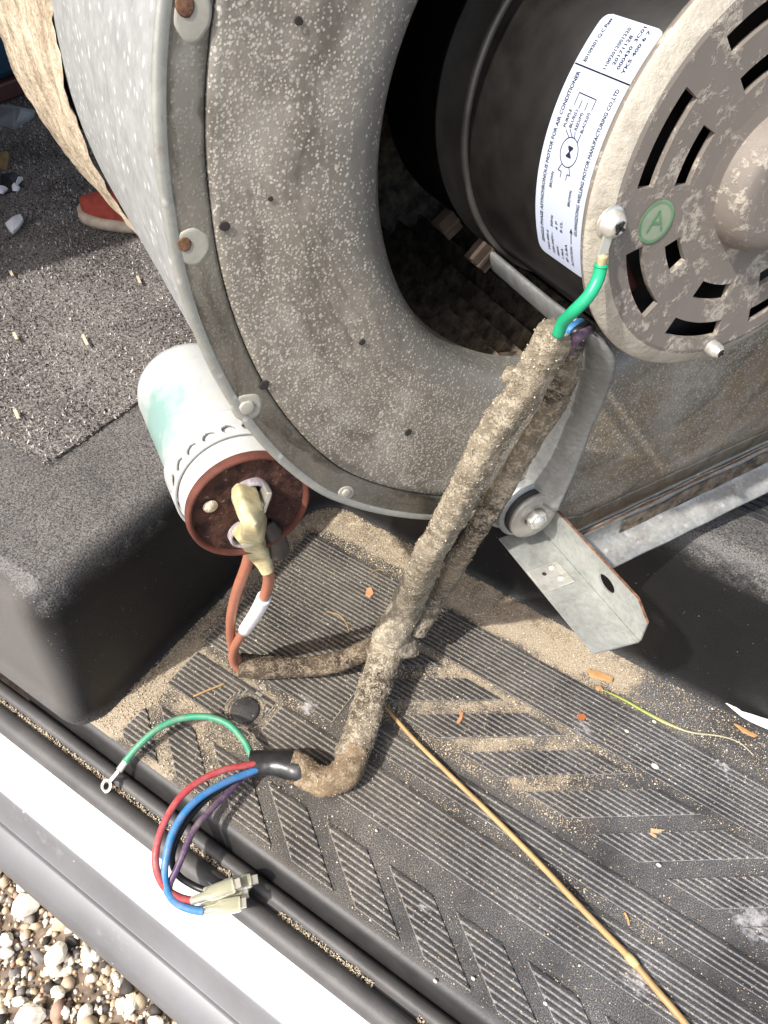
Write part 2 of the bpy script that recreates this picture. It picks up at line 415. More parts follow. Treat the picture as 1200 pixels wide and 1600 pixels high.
def end_mat():
    M = Mat('capacitor_end', .85, 0, .3)
    col = M.mix(M.ramp(M.noise(160, 6, .7), .36, .66), (.018, .008, .006), (.085, .036, .024))
    col = M.mix(M.math('MULTIPLY', M.ramp(M.noise(340, 4, .75), .63, .70), .6), col, (.34, .24, .17))
    M.color(col); M.bump(M.noise(420, 4), .7, .0009); return M.m
M_CAPEND = end_mat()
M_CAPRIM = simple('capacitor_rim', (.105, .034, .022), .75, 0, .3, .35, 90, .3, 500)
def sleeve_mat(name, lo, hi, crust):
    M = Mat(name, .92, 0, .2)
    a = M.noise(38, 5, .65); b = M.noise(700, 3, .75); c = M.noise(180, 4)
    col = M.mix(M.ramp(a, .36, .64), lo, hi)
    col = M.mix(M.math('MULTIPLY', M.ramp(M.math('ADD', M.math('MULTIPLY', b, .55), M.math('MULTIPLY', c, .45)), .47, .60), .85), col, crust)
    M.color(col); M.bump(b, .8, .0012); M.bump(c, .5, .0015); return M.m
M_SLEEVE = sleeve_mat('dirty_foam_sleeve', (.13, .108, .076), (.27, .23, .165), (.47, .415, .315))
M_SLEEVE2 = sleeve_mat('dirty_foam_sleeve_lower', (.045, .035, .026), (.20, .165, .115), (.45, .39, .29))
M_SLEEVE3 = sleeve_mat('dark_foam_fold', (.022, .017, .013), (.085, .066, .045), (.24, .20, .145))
M_BRANCH = sleeve_mat('grimy_rubber_sleeve', (.030, .022, .017), (.105, .078, .052), (.29, .23, .16))
M_TAPE = sleeve_mat('brown_tape', (.070, .050, .030), (.22, .155, .092), (.34, .27, .18))
def sand_mat():
    M = Mat('sand', .95, 0, .2)
    k = M.ramp(M.math('ADD', M.math('MULTIPLY', M.noise(620, 4, .8), .6), M.math('MULTIPLY', M.noise(70, 5, .7), .4)), .40, .60)
    M.color(M.mix(k, (.17, .13, .085), (.50, .42, .30))); M.bump(M.noise(900, 3, .8), .8, .0009); return M.m
M_SAND = sand_mat()
M_GRAIN = simple('sand_grain', (.50, .42, .31), .9, 0, .3, .55, 900)
M_GRAINW = simple('dirt_grain', (.34, .29, .215), .9, 0, .3, .5, 900)
M_SEAL = simple('grey_rubber', (.115, .110, .108), .5, 0, .5, .25, 40, .2, 500)
M_SILL = simple('sill_plastic', (.060, .057, .054), .55, 0, .5, .35, 30, .25, 500)
M_DROP = simple('dark_drop', (.020, .019, .018), .5, 0, .5, .3, 60, .2, 700)
def bumper():
    M = Mat('grey_bumper_plastic', .46, 0, .5)
    col = M.mix(M.ramp(M.noise(9, 5, .6), .35, .68), (.100, .099, .102), (.150, .149, .153))
    col = M.mix(M.math('MULTIPLY', M.ramp(M.noise(26, 6, .75), .60, .70), .35), col, (.30, .29, .29))
    sp = M.math('MULTIPLY', M.ramp(M.voro(110).outputs['Distance'], .09, .05), M.ramp(M.noise(30, 2), .55, .6))
    col = M.mix(sp, col, (.75, .73, .70)); M.color(col); M.bump(M.noise(900, 2), .12, .0004); return M.m
M_BUMPER = bumper()
M_GROUND = simple('gravel_soil', (.17, .13, .095), .95, 0, .2, .6, 90, .8, 200)

# ------------------------------------------------------------------ ground and gravel
GZ = -.36
g = mesh_obj('ground', [(-60, -60, GZ), (60, -60, GZ), (60, 60, GZ), (-60, 60, GZ)], [(0, 1, 2, 3)], M_GROUND, loc=(0, 0, GZ)); g['kind'] = 'structure'
ico = bmesh.new(); bmesh.ops.create_icosphere(ico, subdivisions=1, radius=1); IV = np.array([v.co[:] for v in ico.verts]); IF = np.array([[v.index for v in f.verts] for f in ico.faces]); ico.free()
ico = bmesh.new(); bmesh.ops.create_icosphere(ico, subdivisions=2, radius=1); IV2 = np.array([v.co[:] for v in ico.verts]); IF2 = np.array([[v.index for v in f.verts] for f in ico.faces]); ico.free()
OV = np.array([(1, 0, 0), (-1, 0, 0), (0, 1, 0), (0, -1, 0), (0, 0, 1), (0, 0, -1)], float)
OF = np.array([(0, 2, 4), (2, 1, 4), (1, 3, 4), (3, 0, 4), (2, 0, 5), (1, 2, 5), (3, 1, 5), (0, 3, 5)])
def rand_rot(n):
    q = rng.normal(size=(n, 4)); q /= np.linalg.norm(q, axis=1)[:, None]; w, x, y, z = q.T
    return np.stack([np.stack([1 - 2 * (y * y + z * z), 2 * (x * y - z * w), 2 * (x * z + y * w)], -1),
                     np.stack([2 * (x * y + z * w), 1 - 2 * (x * x + z * z), 2 * (y * z - x * w)], -1),
                     np.stack([2 * (x * z - y * w), 2 * (y * z + x * w), 1 - 2 * (x * x + y * y)], -1)], 1)
def scatter(P, S, BV, BF, jit=.25):
    """lumps with centres P (n,3), radii S (n,) -> one big vertex and face array"""
    n = len(P); k = len(BV)
    A = S[:, None] * (1 + rng.uniform(-.35, .35, (n, 3)))
    V = BV[None] * A[:, None, :]; V = V * (1 + rng.uniform(-jit, jit, (n, k, 1)))
    V = np.einsum('nij,nkj->nki', rand_rot(n), V) + P[:, None, :]
    F = BF[None] + (np.arange(n) * k)[:, None, None]
    return V.reshape(-1, 3), F.reshape(-1, BF.shape[1])
def big_mesh(name, V, F, mats, midx=None, parent=None, smooth=False, loc=(0, 0, 0)):
    base = ORIGIN[parent] if parent is not None else np.asarray(loc, float)
    me = bpy.data.meshes.new(name); nv, nf = len(V), len(F)
    me.vertices.add(nv); me.vertices.foreach_set('co', (V - base).astype(np.float32).ravel())
    me.loops.add(nf * 3); me.loops.foreach_set('vertex_index', F.astype(np.int32).ravel())
    me.polygons.add(nf); me.polygons.foreach_set('loop_start', (np.arange(nf) * 3).astype(np.int32))
    for q in mats: me.materials.append(q)
    if midx is not None: me.polygons.foreach_set('material_index', midx.astype(np.int32))
    if smooth: me.polygons.foreach_set('use_smooth', np.ones(nf, bool))
    me.update(calc_edges=True); me.validate()
    o = bpy.data.objects.new(name, me); COL.objects.link(o)
    if parent is not None: o.parent = parent
    else: o.location = base
    ORIGIN[o] = base; return o
STONE = [simple('stone_pale', (.74, .67, .54), .9, 0, .2, .25, 90, .3, 400), simple('stone_tan', (.46, .36, .24), .9, 0, .3, .3, 90, .3, 400),
         simple('stone_grey', (.22, .20, .18), .85, 0, .3, .3, 90, .3, 400), simple('stone_dark', (.06, .052, .045), .8, 0, .3, .4, 90, .3, 400), simple('stone_rose', (.40, .25, .18), .85, 0, .3, .3, 90, .3, 400)]
n = 24000
P = np.c_[rng.uniform(-.75, .12, n), rng.uniform(-.42, .12, n), np.full(n, GZ)]
S = np.exp(rng.normal(math.log(.0024), .50, n)).clip(.0012, .0105); P[:, 2] += S * .35
V, F = scatter(P, S, IV, IF, .30)
o = big_mesh('gravel', V, F, STONE, np.repeat(rng.choice(5, n, p=[.38, .30, .10, .16, .06]), len(IF)), loc=(-.3, -.1, GZ)); o['kind'] = 'stuff'; o['label'] = 'loose mixed gravel on the ground below the bumper strip'
# the biggest pale stones, one object each
stone_px = [(38, 1380, 18), (45, 1415, 30), (90, 1492, 24), (92, 1551, 14), (148, 1490, 10), (30, 1565, 12), (50, 1590, 26), (135, 1582, 16), (180, 1526, 9), (12, 1468, 16), (103, 1580, 10), (205, 1570, 18), (10, 1490, 14), (75, 1520, 8), (245, 1597, 14)]
for i, (x, y, r) in enumerate(stone_px):
    c = onz(x, y, GZ + .006); rr = r * .00052
    v = IV2 * np.array([1, .72, .6]) * rr
    v = np.array([p * (1 + .34 * nz(p * 1 + i * 7.1, 1.2 / rr) + .16 * nz(p + i, 3 / rr)) for p in v])
    a = rng.uniform(0, 6.28); rot = np.array([[math.cos(a), -math.sin(a), 0], [math.sin(a), math.cos(a), 0], [0, 0, 1]])
    o = mesh_obj('gravel_stone', v @ rot.T + c + [0, 0, rr * .25], IF2, STONE[0], smooth=False, loc=c)
    tag(o, 'large pale stone lying among the gravel below the van bumper', 'stone', 'large pale stones in the gravel')

# ------------------------------------------------------------------ the van
van = thing('van', 'open van doorway with black plastic ribbed step, grey carpet and white painted sill', 'van', (0, .1, 0))
X0, X1 = -1.6, .9
SILL = {'sill_plate': ([(.1175, .0), (.1150, -.0008), (.1125, -.004), (.1105, -.012), (.1085, -.0185)], M_DROP)}
def strip(name, prof, mat, smooth=True, x0=X0, x1=X1, nx=60, wob=0.0):
    rows = [[(x, y + wob * nz((x, 0, y), 9), z + wob * nz((x, 3, y), 9)) for (y, z) in prof] for x in np.linspace(x0, x1, nx)]
    V, F = grid(rows); return mesh_obj(name, V, F, mat, van, smooth)
# tread sheet
tx = np.linspace(-.33, .9, 200); ty = np.linspace(.1175, .46, 70)
V, F = grid([[(x, y, .0) for y in ty] for x in tx])
tread = mesh_obj('step_tread', V, F, M_SMOOTH, van)
strip('tread_nosing', [(.1178, -.0002), (.1152, -.0010), (.1130, -.004), (.1112, -.012), (.1090, -.0190)], M_DROP, x0=-.34)
strip('door_sill', [(.1092, -.0185), (.1085, -.0165), (.1060, -.0120), (.1030, -.0112), (.0995, -.0118), (.0985, -.0150), (.0960, -.0155), (.0950, -.0120), (.0930, -.0090), (.0895, -.0078), (.0850, -.0085), (.0815, -.0115), (.0800, -.016), (.0798, -.022)], M_SILL, wob=.0004)
strip('painted_sill', [(.0825, -.0150), (.0800, -.0145), (.070, -.0150), (.0600, -.0168), (.0565, -.0195), (.0552, -.0240), (.0550, -.034)], M_PAINT)
b = strip('bumper_strip', [(.0600, -.0330), (.0580, -.0290), (.0556, -.0284), (.0540, -.0296), (.0515, -.0340), (.0480, -.0400), (.0445, -.0450), (.0432, -.0462), (.0428, -.0466), (.0424, -.0462), (.0400, -.0470), (.034, -.0510), (.0285, -.0560), (.0252, -.0610), (.0238, -.070), (.0240, -.085), (.027, -.13), (.03, -.2)], M_BUMPER, wob=.0006)
# dirt packed in the sill groove
gp = rng.uniform(-.7, .3, 9000); keep = np.array([fbm((x, 0, 0), 22) > -.28 for x in gp]); gp = gp[keep]
P = np.c_[gp, .0968 + rng.normal(0, .0011, len(gp)), -.0148 + rng.uniform(0, .0022, len(gp))]
V, F = scatter(P, rng.uniform(.0003, .0008, len(P)), OV, OF)
o = big_mesh('groove_dirt', V, F, [M_GRAIN], parent=van); o['kind'] = 'stuff'

# ribs of the tread, one panel per moulded block
PITCH, RW, RH, PZ = .0036, .00098, .0021, .0011      # ribs stand on a low plinth, one per moulded block
PANELS = []
def panel(ya, yb, fx, cuts=None):
    mb = MB(); mi = []
    def quad(p, q, r, t, m_): mb.add([p, q, r, t], [(0, 1, 2, 3)]); mi.append(m_)
    def span(y0, y1, cut):
        """x ranges at y0 and y1 (the ends follow the slanted edge), minus the round plug"""
        (a0, b0), (a1, b1) = fx(y0), fx(y1); out = [(a0, b0, a1, b1)]
        ym = (y0 + y1) / 2
        for (cx, cy, cr) in (cut or []):
            if abs(ym - cy) < cr:
                h = math.sqrt(cr * cr - (ym - cy) ** 2); n_ = []
                for (p0, q0, p1, q1) in out:
                    n_ += [(p0, min(q0, cx - h), p1, min(q1, cx - h)), (max(p0, cx + h), q0, max(p1, cx + h), q1)]
                out = n_
        return [o for o in out if o[1] - o[0] > .0015 and o[3] - o[2] > .0015]
    y = ya + RW; first = True; rows_ = []
    while y + RW <= yb + 1e-6: rows_.append(y); y += PITCH
    for i, y in enumerate(rows_):
        jy = rng.uniform(-.00007, .00007)
        # plinth strip for this rib and the groove after it
        y0, y1 = y - RW - (.0006 if i == 0 else 0), y + PITCH - RW if i < len(rows_) - 1 else y + RW + .0006
        for (p0, q0, p1, q1) in span(y0, y1, cuts):
            m_ = .0007; p0 -= m_; p1 -= m_; q0 += m_; q1 += m_
            quad((p0, y0, PZ), (q0, y0, PZ), (q1, y1, PZ), (p1, y1, PZ), 1)
            quad((q0, y0, .0001), (q1, y1, .0001), (q1, y1, PZ), (q0, y0, PZ), 0); quad((p0, y0, .0001), (p0, y0, PZ), (p1, y1, PZ), (p1, y1, .0001), 0)
            if i == 0: quad((p0, y0, .0001), (q0, y0, .0001), (q0, y0, PZ), (p0, y0, PZ), 0)
            if i == len(rows_) - 1: quad((p1, y1, .0001), (p1, y1, PZ), (q1, y1, PZ), (q1, y1, .0001), 0)
        for (p0, q0, p1, q1) in span(y - RW, y + RW, cuts):
            w = .00030; e = .0005; ya_, yb_ = y - RW + jy, y + RW + jy
            A_ = [(p0, ya_, PZ - .0001), (q0, ya_, PZ - .0001), (q1, yb_, PZ - .0001), (p1, yb_, PZ - .0001), (p0 + e, ya_ + w, RH), (q0 - e, ya_ + w, RH), (q1 - e, yb_ - w, RH), (p1 + e, yb_ - w, RH)]
            mb.add(A_, [(4, 5, 6, 7), (0, 1, 5, 4), (1, 2, 6, 5), (2, 3, 7, 6), (3, 0, 4, 7)]); mi.extend([0] * 5)
    if mb.f:
        PANELS.append((ya, yb, fx)); o = mb.build('ribbed_panel', [M_TREAD, M_GROOVE], tread); o.data.polygons.foreach_set('material_index', mi); return o
SL = .048 / .0345
PLUG = (-.2005, .185, .0150)
for k in range(-1, 17):
    x0 = -.2540 + .0478 * k
    panel(.1225, .1565, lambda y, x0=x0: (max(-.259, x0 + (.1565 - y) * SL), max(-.259, min(.8, x0 + .030 + (.1565 - y) * SL))))
panel(.170, .203, lambda y: (-.2595, -.186), [PLUG])
panel(.172, .203, lambda y: (-.181, .8), [PLUG])
panel(.2125, .2295, lambda y: (-.1350, .8))
panel(.2125, .345, lambda y: (-.2625, -.1450))
for k in range(-5, 16):
    x0 = .0413 + .0495 * k
    panel(.2445, .297, lambda y, x0=x0: (max(-.136, x0 + (y - .2445) * SL), max(-.136, min(.8, x0 + .030 + (y - .2445) * SL))))
panel(.305, .345, lambda y: (-.1400, .8))
plug = MB(); V, F = lathe([(0, .0022), (.0085, .0022), (.0098, .0016), (.0104, .0003), (.0106, -.0004)], (PLUG[0], PLUG[1], 0), (0, 0, 1), (1, 0, 0), 40); plug.add(V, F)
plug.build('round_plug', M_TREAD, tread, True)
V, F = lathe([(.0118, .0002), (.0124, .0009), (.0136, .0009), (.0142, .0002)], (PLUG[0], PLUG[1], 0), (0, 0, 1), (1, 0, 0), 40); mesh_obj('plug_ring', V, F, M_SMOOTH, tread, True)
V, F = lathe([(0, .0008), (.0016, .0012), (.0024, .0010), (.0028, .0002)], onz(411, 1073, 0), (0, 0, 1), (1, 0, 0), 16); mesh_obj('moulded_boss', V, F, M_GROOVE, tread, True)

# upper floor: a moulded block round the step well
def arc(cx, cy, r, a0, a1, n): return [(cx + r * math.cos(a), cy + r * math.sin(a)) for a in np.radians(np.linspace(a0, a1, n))]
plan = [(x, .115) for x in np.linspace(-1.6, -.312, 30)] + arc(-.299, .132, .017, -90, 0, 10) + [(-.282, y) for y in np.linspace(.156, .346, 16)] + arc(-.246, .353, .036, 180, 90, 12)[0:] + [(x, .389) for x in np.linspace(-.20, .9, 60)]
plan = [np.array(p) for p in plan]
rows = []
prof = [(.006, -.001), (.002, .006), (.001, .02), (.0005, .05), (0, .08), (0, .100), (-.001, .114), (-.003, .122), (-.0062, .129), (-.0105, .1342), (-.0160, .136)]
for i, p in enumerate(plan):
    t = plan[min(i + 1, len(plan) - 1)] - plan[max(i - 1, 0)]; t /= np.linalg.norm(t); nrm = np.array([t[1], -t[0]])   # outward, into the step well
    rows.append([(p[0] + nrm[0] * o_, p[1] + nrm[1] * o_, z) for o_, z in prof])
V, F = grid(rows)
top = [r[-1] for r in rows]
poly = [(x, y, .136) for x, y, z in top] + [(.9, 3.0, .136), (-1.6, 3.0, .136)]
k0 = len(V); V = list(V) + poly
F = list(F) + [tuple(k0 + i for i in t) for t in tessellate_polygon([[Vector(p) for p in poly]])]
floor = mesh_obj('floor_panel', V, F, M_PANEL, van, True); fix(floor)
md = floor.modifiers.new('split', 'EDGE_SPLIT'); md.split_angle = R_(50)
mb = MB()
for i in range(9):
    y = .436 + i * .0062; xa = .012 - (i > 0) * .004
    V, F = box((.30, y, .1368), (.30 - xa, 0, 0), (0, .0015, 0), (0, 0, .0011)); mb.add(V, F)
mb.build('ribbed_panel', M_TREAD, floor)
# carpet with a cut corner edge and a pile of short tufts
cp = [(-1.6, .197), (-.95, .197), (-.70, .1955), (-.50, .197), (-.385, .1965), (-.370, .199), (-.3645, .206), (-.3640, .26), (-.3655, .40), (-.364, .7), (-.364, 3.0), (-1.6, 3.0)]
V, F = prism([(x, y, .1362) for x, y in cp], (0, 0, 1), .0022)
carpet = mesh_obj('carpet', V, F, M_CARPET, van)
n = 60000
P = np.c_[rng.uniform(-1.05, -.3625, n), .1955 + rng.beta(1, 1.6, n) * .62, np.full(n, .1380)]
L = rng.uniform(.0014, .0040, n); A = rng.uniform(0, 6.28, n); Wd = rng.uniform(.0004, .0010, n); ln = rng.uniform(.0, 1.0, n)
dx, dy = np.cos(A), np.sin(A)
T0 = P + np.c_[-dy * Wd, dx * Wd, np.zeros(n)]; T1 = P - np.c_[-dy * Wd, dx * Wd, np.zeros(n)]
T2 = P + np.c_[dx * L * ln, dy * L * ln, L * (1.05 - ln * .75)]
V = np.stack([T0, T1, T2], 1).reshape(-1, 3); F = np.arange(3 * n).reshape(-1, 3)
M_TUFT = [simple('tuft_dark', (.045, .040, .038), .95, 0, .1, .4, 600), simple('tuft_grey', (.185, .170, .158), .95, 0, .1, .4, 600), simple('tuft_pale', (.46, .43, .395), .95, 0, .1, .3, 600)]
cl_ = np.array([nz((p[0], p[1] * 1.4, 0), 330) * .9 + nz((p[0], p[1], 4), 95) * .35 + fbm((p[0], p[1], 7), 14) * .22 for p in P]) + rng.normal(0, .18, n) + np.clip((.34 - P[:, 1]) / .14, 0, 1) * .13  # front tufts paler: daylight falling off inward is put into the tuft colours
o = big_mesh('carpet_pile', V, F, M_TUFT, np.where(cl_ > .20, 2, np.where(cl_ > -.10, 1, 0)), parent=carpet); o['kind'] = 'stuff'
# roof of the van over the load floor: it shades the carpet further in
V, F = box((-.35, 1.33, 1.10), (1.25, 0, 0), (0, 1.58, 0), (0, 0, .02)); mesh_obj('roof_panel', V, F, M_PAINT, van)

V, F = box((-1.16, .075, .53), (.51, 0, 0), (0, .035, 0), (0, 0, .52)); bevel(mesh_obj('shade_pillar', V, F, M_PAINT, van), .01)  # unseen pillar, added beside the doorway to shade the carpet and shoe

# ------------------------------------------------------------------ sand on the tread
def in_panel(x, y):
    for ya, yb, fx in PANELS:
        if ya - .0005 <= y <= yb + .0005:
            a, b_ = fx(y)
            if a <= x <= b_: return True
    return False
def strip_h(x, y):
    rear = max(0, min(1, (y - .352) / .025)); left = max(0, min(1, (-.264 - x) / .010)) if y > .15 else 0
    k = max(rear * (1.0 if x < -.10 else max(.12, 1 - (x + .10) * 9)), left)
    return k
gx = np.linspace(-.282, .42, 260)
rows = []
for x in gx:
    rows.append([(x, y, .0006 * strip_h(x, y) * 2.2 + .0018 * strip_h(x, y) * fbm((x, y, 3), 60) + .0012 * strip_h(x, y) * fbm((x, y, 9), 240) - .0007) for y in np.linspace(.349, .392, 34)])
mbs = MB(); V, F = grid(rows); mbs.add(V, F)
rows = []
for y in np.linspace(.15, .37, 120):
    rows.append([(x, y, .0006 * strip_h(x, y) * 2.2 + .0018 * strip_h(x, y) * fbm((x, y, 3), 60) + .0012 * strip_h(x, y) * fbm((x, y, 9), 240) - .0008) for x in np.linspace(-.284, -.2625, 20)])
V, F = grid(rows); mbs.add(V, F)
sand = mbs.build('sand', M_SAND, smooth=True, loc=(-.05, .38, 0)); sand['kind'] = 'stuff'; sand['label'] = 'pale dry sand swept into the corners of the step'
pts = []
def dens(x, y):
    if y > .347 or (x < -.262 and y > .15): return .95 if x < -.09 else (.50 if x < .02 else .32)
    cl = .5 + .9 * fbm((x, y, 5), 28)
    base = .05 + .04 * max(0, cl)
    inside = in_panel(x, y)
    if not inside:
        if y > .235 and -.14 < x < .06: base += .75 * max(0, min(1, (.055 - x) / .05)) * max(.15, min(1, cl + .25))
        if x < -.17 and y < .22: base += .55 * max(0, min(1, cl + .2))
        if .2 < y < .216 and x < .1: base += .4 * max(0, cl)
        if y > .297: base += .25 * max(0, cl)
    else:
        if x < -.1: base += .03
        if y > .24 and x < .06: base += .18 * max(0, cl)
    return min(1, base)
while len(pts) < 70000:
    x = rng.uniform(-.280, .30); y = .119 + .269 * rng.random()
    if rng.random() < dens(x, y): pts.append((x, y))
pts = np.array(pts)
zz = np.array([(.0014 * strip_h(x, y) if strip_h(x, y) > 0 else (.0004 if not in_panel(x, y) else (PZ + .0002 if rng.random() < .7 else RH))) for x, y in pts])
P = np.c_[pts, zz]
S = np.exp(rng.normal(math.log(.00027), .42, len(P))).clip(.00012, .0009)
V, F = scatter(P, S, OV, OF)
M_G2 = [simple('grain_tan', (.46, .37, .25), .9, 0, .3, .3, 900), simple('grain_pale', (.66, .59, .47), .9, 0, .3, .2, 900), simple('grain_brown', (.20, .145, .09), .9, 0, .3, .3, 900)]
o = big_mesh('sand_grains', V, F, M_G2, np.repeat(rng.choice(3, len(P), p=[.55, .25, .20]), len(OF)), loc=(-.05, .30, 0)); o['kind'] = 'stuff'; o['label'] = 'loose sand grains scattered over the ribbed step'

# ------------------------------------------------------------------ blower housing
hb = onz(960, 878, .136)
housing = thing('blower_housing', 'round galvanised steel blower housing crusted with pale oxide, standing on the van floor', 'blower housing', (-.15, .42, .136))
rt = [(-76, .1875), (-72, .185), (-60, .1855), (-45, .187), (-30, .184), (-15, .1815), (0, .180), (18, .1806), (45, .184), (90, .195), (135, .212), (165, .230)]
out_pts = []
for a in np.arange(-76, 165.1, 2.0):
    r = np.interp(a, [q[0] for q in rt], [q[1] for q in rt]); out_pts.append((r * math.cos(R_(a)), r * math.sin(R_(a))))
poly = out_pts + [(-.262, .0), (-.262, -.10), (-.258, -.1825), (-.168, -.1970), (-.10, -.2085), (-.0281, -.2203), (-.006, -.2145), (.016, -.2030), (.034, -.1905)]
poly = np.array(poly)
def rout(a):
    d = np.array([math.cos(a), math.sin(a)]); best = .18
    for i in range(len(poly)):
        p, q = poly[i], poly[(i + 1) % len(poly)]; e = q - p; den = d[0] * e[1] - d[1] * e[0]
        if abs(den) < 1e-12: continue
        t = (p[0] * e[1] - p[1] * e[0]) / den; s = (p[0] * d[1] - p[1] * d[0]) / den
        if t > 0 and -1e-6 <= s <= 1 + 1e-6: best = t
    return best
ang = sorted(set(list(np.radians(np.arange(-180, 180, 1.5))) + [math.atan2(p[1], p[0]) for p in poly[len(out_pts):]]))
RO = .1038
lip = [(RO - .0004, .022), (RO, .014), (RO + .0012, .0075), (RO + .0045, .0030), (RO + .010, .0008), (RO + .017, 0)]
plate_rows, ring_rows = [], []
for a in ang:
    c, s = math.cos(a), math.sin(a); ro = rout(a); row = []
    for r, d in lip: row.append(HP(r * c, r * s, d))
    for t in np.linspace(.12, 1, 14):
        r = RO + .017 + (ro - .0140 - RO - .017) * t
        w = math.sin(math.pi * min(1, t)) * .0011 * nz((r * c, r * s, 1), 26) + .0004 * nz((r * c, r * s, 4), 70) * min(1, (1 - t) * 6)
        row.append(HP(r * c, r * s, w))
    row.append(HP((ro - .0136) * c, (ro - .0136) * s, .0010))
    plate_rows.append(row)
    ring_rows.append([HP((ro + q) * c, (ro + q) * s, d) for q, d in ((-.0134, .0007), (-.0131, .0000), (-.0124, -.0003), (-.0118, -.0004), (-.007, -.0004), (-.0036, -.0004), (-.0030, -.0004), (-.0022, -.0007), (-.0010, -.0010), (.0004, -.0010), (.0014, -.0004), (.0017, .0008), (.0011, .0028))])
V, F = grid(plate_rows, closed_u=True); plate = mesh_obj('side_plate', V, F, M_PLATE, housing, True)
V, F = grid([r_[:8] for r_ in ring_rows], closed_u=True); rim = mesh_obj('rim_flange', V, F, M_FLANGE, housing, True)
V, F = grid([r_[7:] for r_ in ring_rows], closed_u=True); mesh_obj('rolled_edge', V, F, M_EDGE, housing, True)
# scroll wrap: sheet metal, then a lagged stretch
wr_in = [a for a in ang if -1.33 <= a <= 2.9]
def wrap_rows(ds, extra, nzamp=0.0, flare=0.0):
    rows = []
    for a in wr_in:
        c, s = math.cos(a), math.sin(a); ro = rout(a)
        row = []
        for d in ds:
            q = ro + extra + flare * max(0, d - .213) + (nzamp * (fbm((a * .18, d, 2), 55) + .5 * fbm((a * .18, d, 7), 200)) if nzamp else 0)
            row.append(HP(q * c, q * s, d))
        rows.append(row)
    return rows
V, F = grid(wrap_rows([.001, .01, .03, .06, .1, .15, .2, .215], .0)); wrap = mesh_obj('scroll_wrap', V, F, M_WRAP, housing, True)
V, F = grid(wrap_rows(list(np.linspace(.211, .40, 80)), .0016, .0018, .095)); mesh_obj('insulation_lagging', V, F, M_FOAM, housing, True)
# far side plate and inner throat wall
bk = [[HP((rout(a) - .001) * math.cos(a) * t, (rout(a) - .001) * math.sin(a) * t, .40) for t in (0.02, .5, 1)] for a in ang]
V, F = grid(bk, closed_u=True); mesh_obj('back_plate', V, F, M_GRIME, housing)
inn = [[HP((rout(a) - .004) * math.cos(a), (rout(a) - .004) * math.sin(a), d) for d in (.004, .1, .2, .399)] for a in ang]
V, F = grid(inn, closed_u=True); mesh_obj('inner_wall', V, F, M_GRIME, housing, True)
# outlet collar along the bottom
ln0, ln1 = np.array([-.0281, -.2203]), np.array([-.300, -.1760]); dirl = (ln1 - ln0) / np.linalg.norm(ln1 - ln0)
cr = []
for t in np.linspace(-.004, .24, 70):
    u, v = ln0 + dirl * t
    end = 0.0 if t > .010 else (.010 - t) * .45
    cr.append([HP(u, v + dv + .0005 * nz((u, dv, 1), 60), d + .0006 * nz((u, dv, 5), 40)) for dv, d in ((.0010, -.0016), (-.0012, -.0030), (-.0030, -.0022), (-.0100, -.0018), (-.0155, -.0022), (-.0185, -.0052), (-.0205 + end * .2, -.0115), (-.0240 + end, -.0175), (-.0252 + end, -.0172))])
V, F = grid(cr); collar = mesh_obj('outlet_collar', V, F, M_COLLAR, housing, True)
md = collar.modifiers.new('thick', 'SOLIDIFY'); md.thickness = .0009; md.offset = -1
# rusty lip where plate and collar meet, and grime caked under it
mb = MB()
pt = [HP(*(ln0 + dirl * t + np.array([0, .0006])), -.0034 + .0003 * nz((t, 0, 0), 90)) for t in np.linspace(.0, .24, 90)]
V, F = tube(pt, lambda t: .0006 + .0009 * max(0, nz((t * .24, 3, 0), 75)), 6); mb.add(V, F); mb.build('rusty_lip', M_RUST, housing, True)
gr = [[HP(*(ln0 + dirl * t + np.array([0, dv - .003 * max(0, fbm((t, 2, 0), 30))])), -.0036 - .0016 * max(0, .25 + fbm((t, dv, 0), 110)) * math.sin(math.pi * k / 6) * min(1, max(0, (t - .04) / .05))) for k, dv in enumerate(np.linspace(-.004, -.0165, 7))] for t in np.linspace(.03, .24, 110)]
V, F = grid(gr); mesh_obj('caked_grime', V, F, M_GRIME, housing, True)
# clinch spots along the rim, each with its own patch of rust or dimple
def plate_disc(name, x, y, r, d, mat, parent, sx=1.0, seg=20, h=.0002, rot=0):
    c0 = onplane(x, y, ORI + d * N, N); w = c0 - ORI; u0, v0 = w @ E1, w @ E2; ph = math.atan2(v0, u0) + rot
    er = math.cos(ph) * E1 + math.sin(ph) * E2; et = -math.sin(ph) * E1 + math.cos(ph) * E2
    rows = []
    for k in range(seg):
        a = 2 * math.pi * k / seg; j = 1 + .14 * nz((math.cos(a), math.sin(a), x), 1.6)
        rows.append([c0 + q * j * r * (math.cos(a) * sx * er + math.sin(a) * et) - hh * N for q, hh in ((.001, h), (.8, h), (.95, h * .8), (1, -.0002))])
    V, F = grid(rows, closed_u=True); return mesh_obj(name, V, F, mat, parent, True)
M_SPOT = simple('bare_spot', (.36, .345, .29), .65, .2, .5, .15, 200)
for (x, y, r, rr, sx) in ((302, 22, .0068, .0030, .75), (301, 386, .0062, .0025, .9), (386, 637, .0062, .0, 1), (541, 770, .0044, 0, .8)):
    sp = plate_disc('clinch_spot', x, y, r, -.0006, M_SPOT, rim, sx, 24, .0001)
    if rr: plate_disc('rust_patch', x - 13, y - (14 if y < 100 else 4), rr, -.0009, M_RUST, sp, .9, 14, .00015)
    else: plate_disc('dimple', x, y, r * .5, -.0009, M_SPOT, sp, 1, 16, .0007)
plate_disc('clinch_spot', 742, 806, .005, -.0006, M_SPOT, rim, .8)
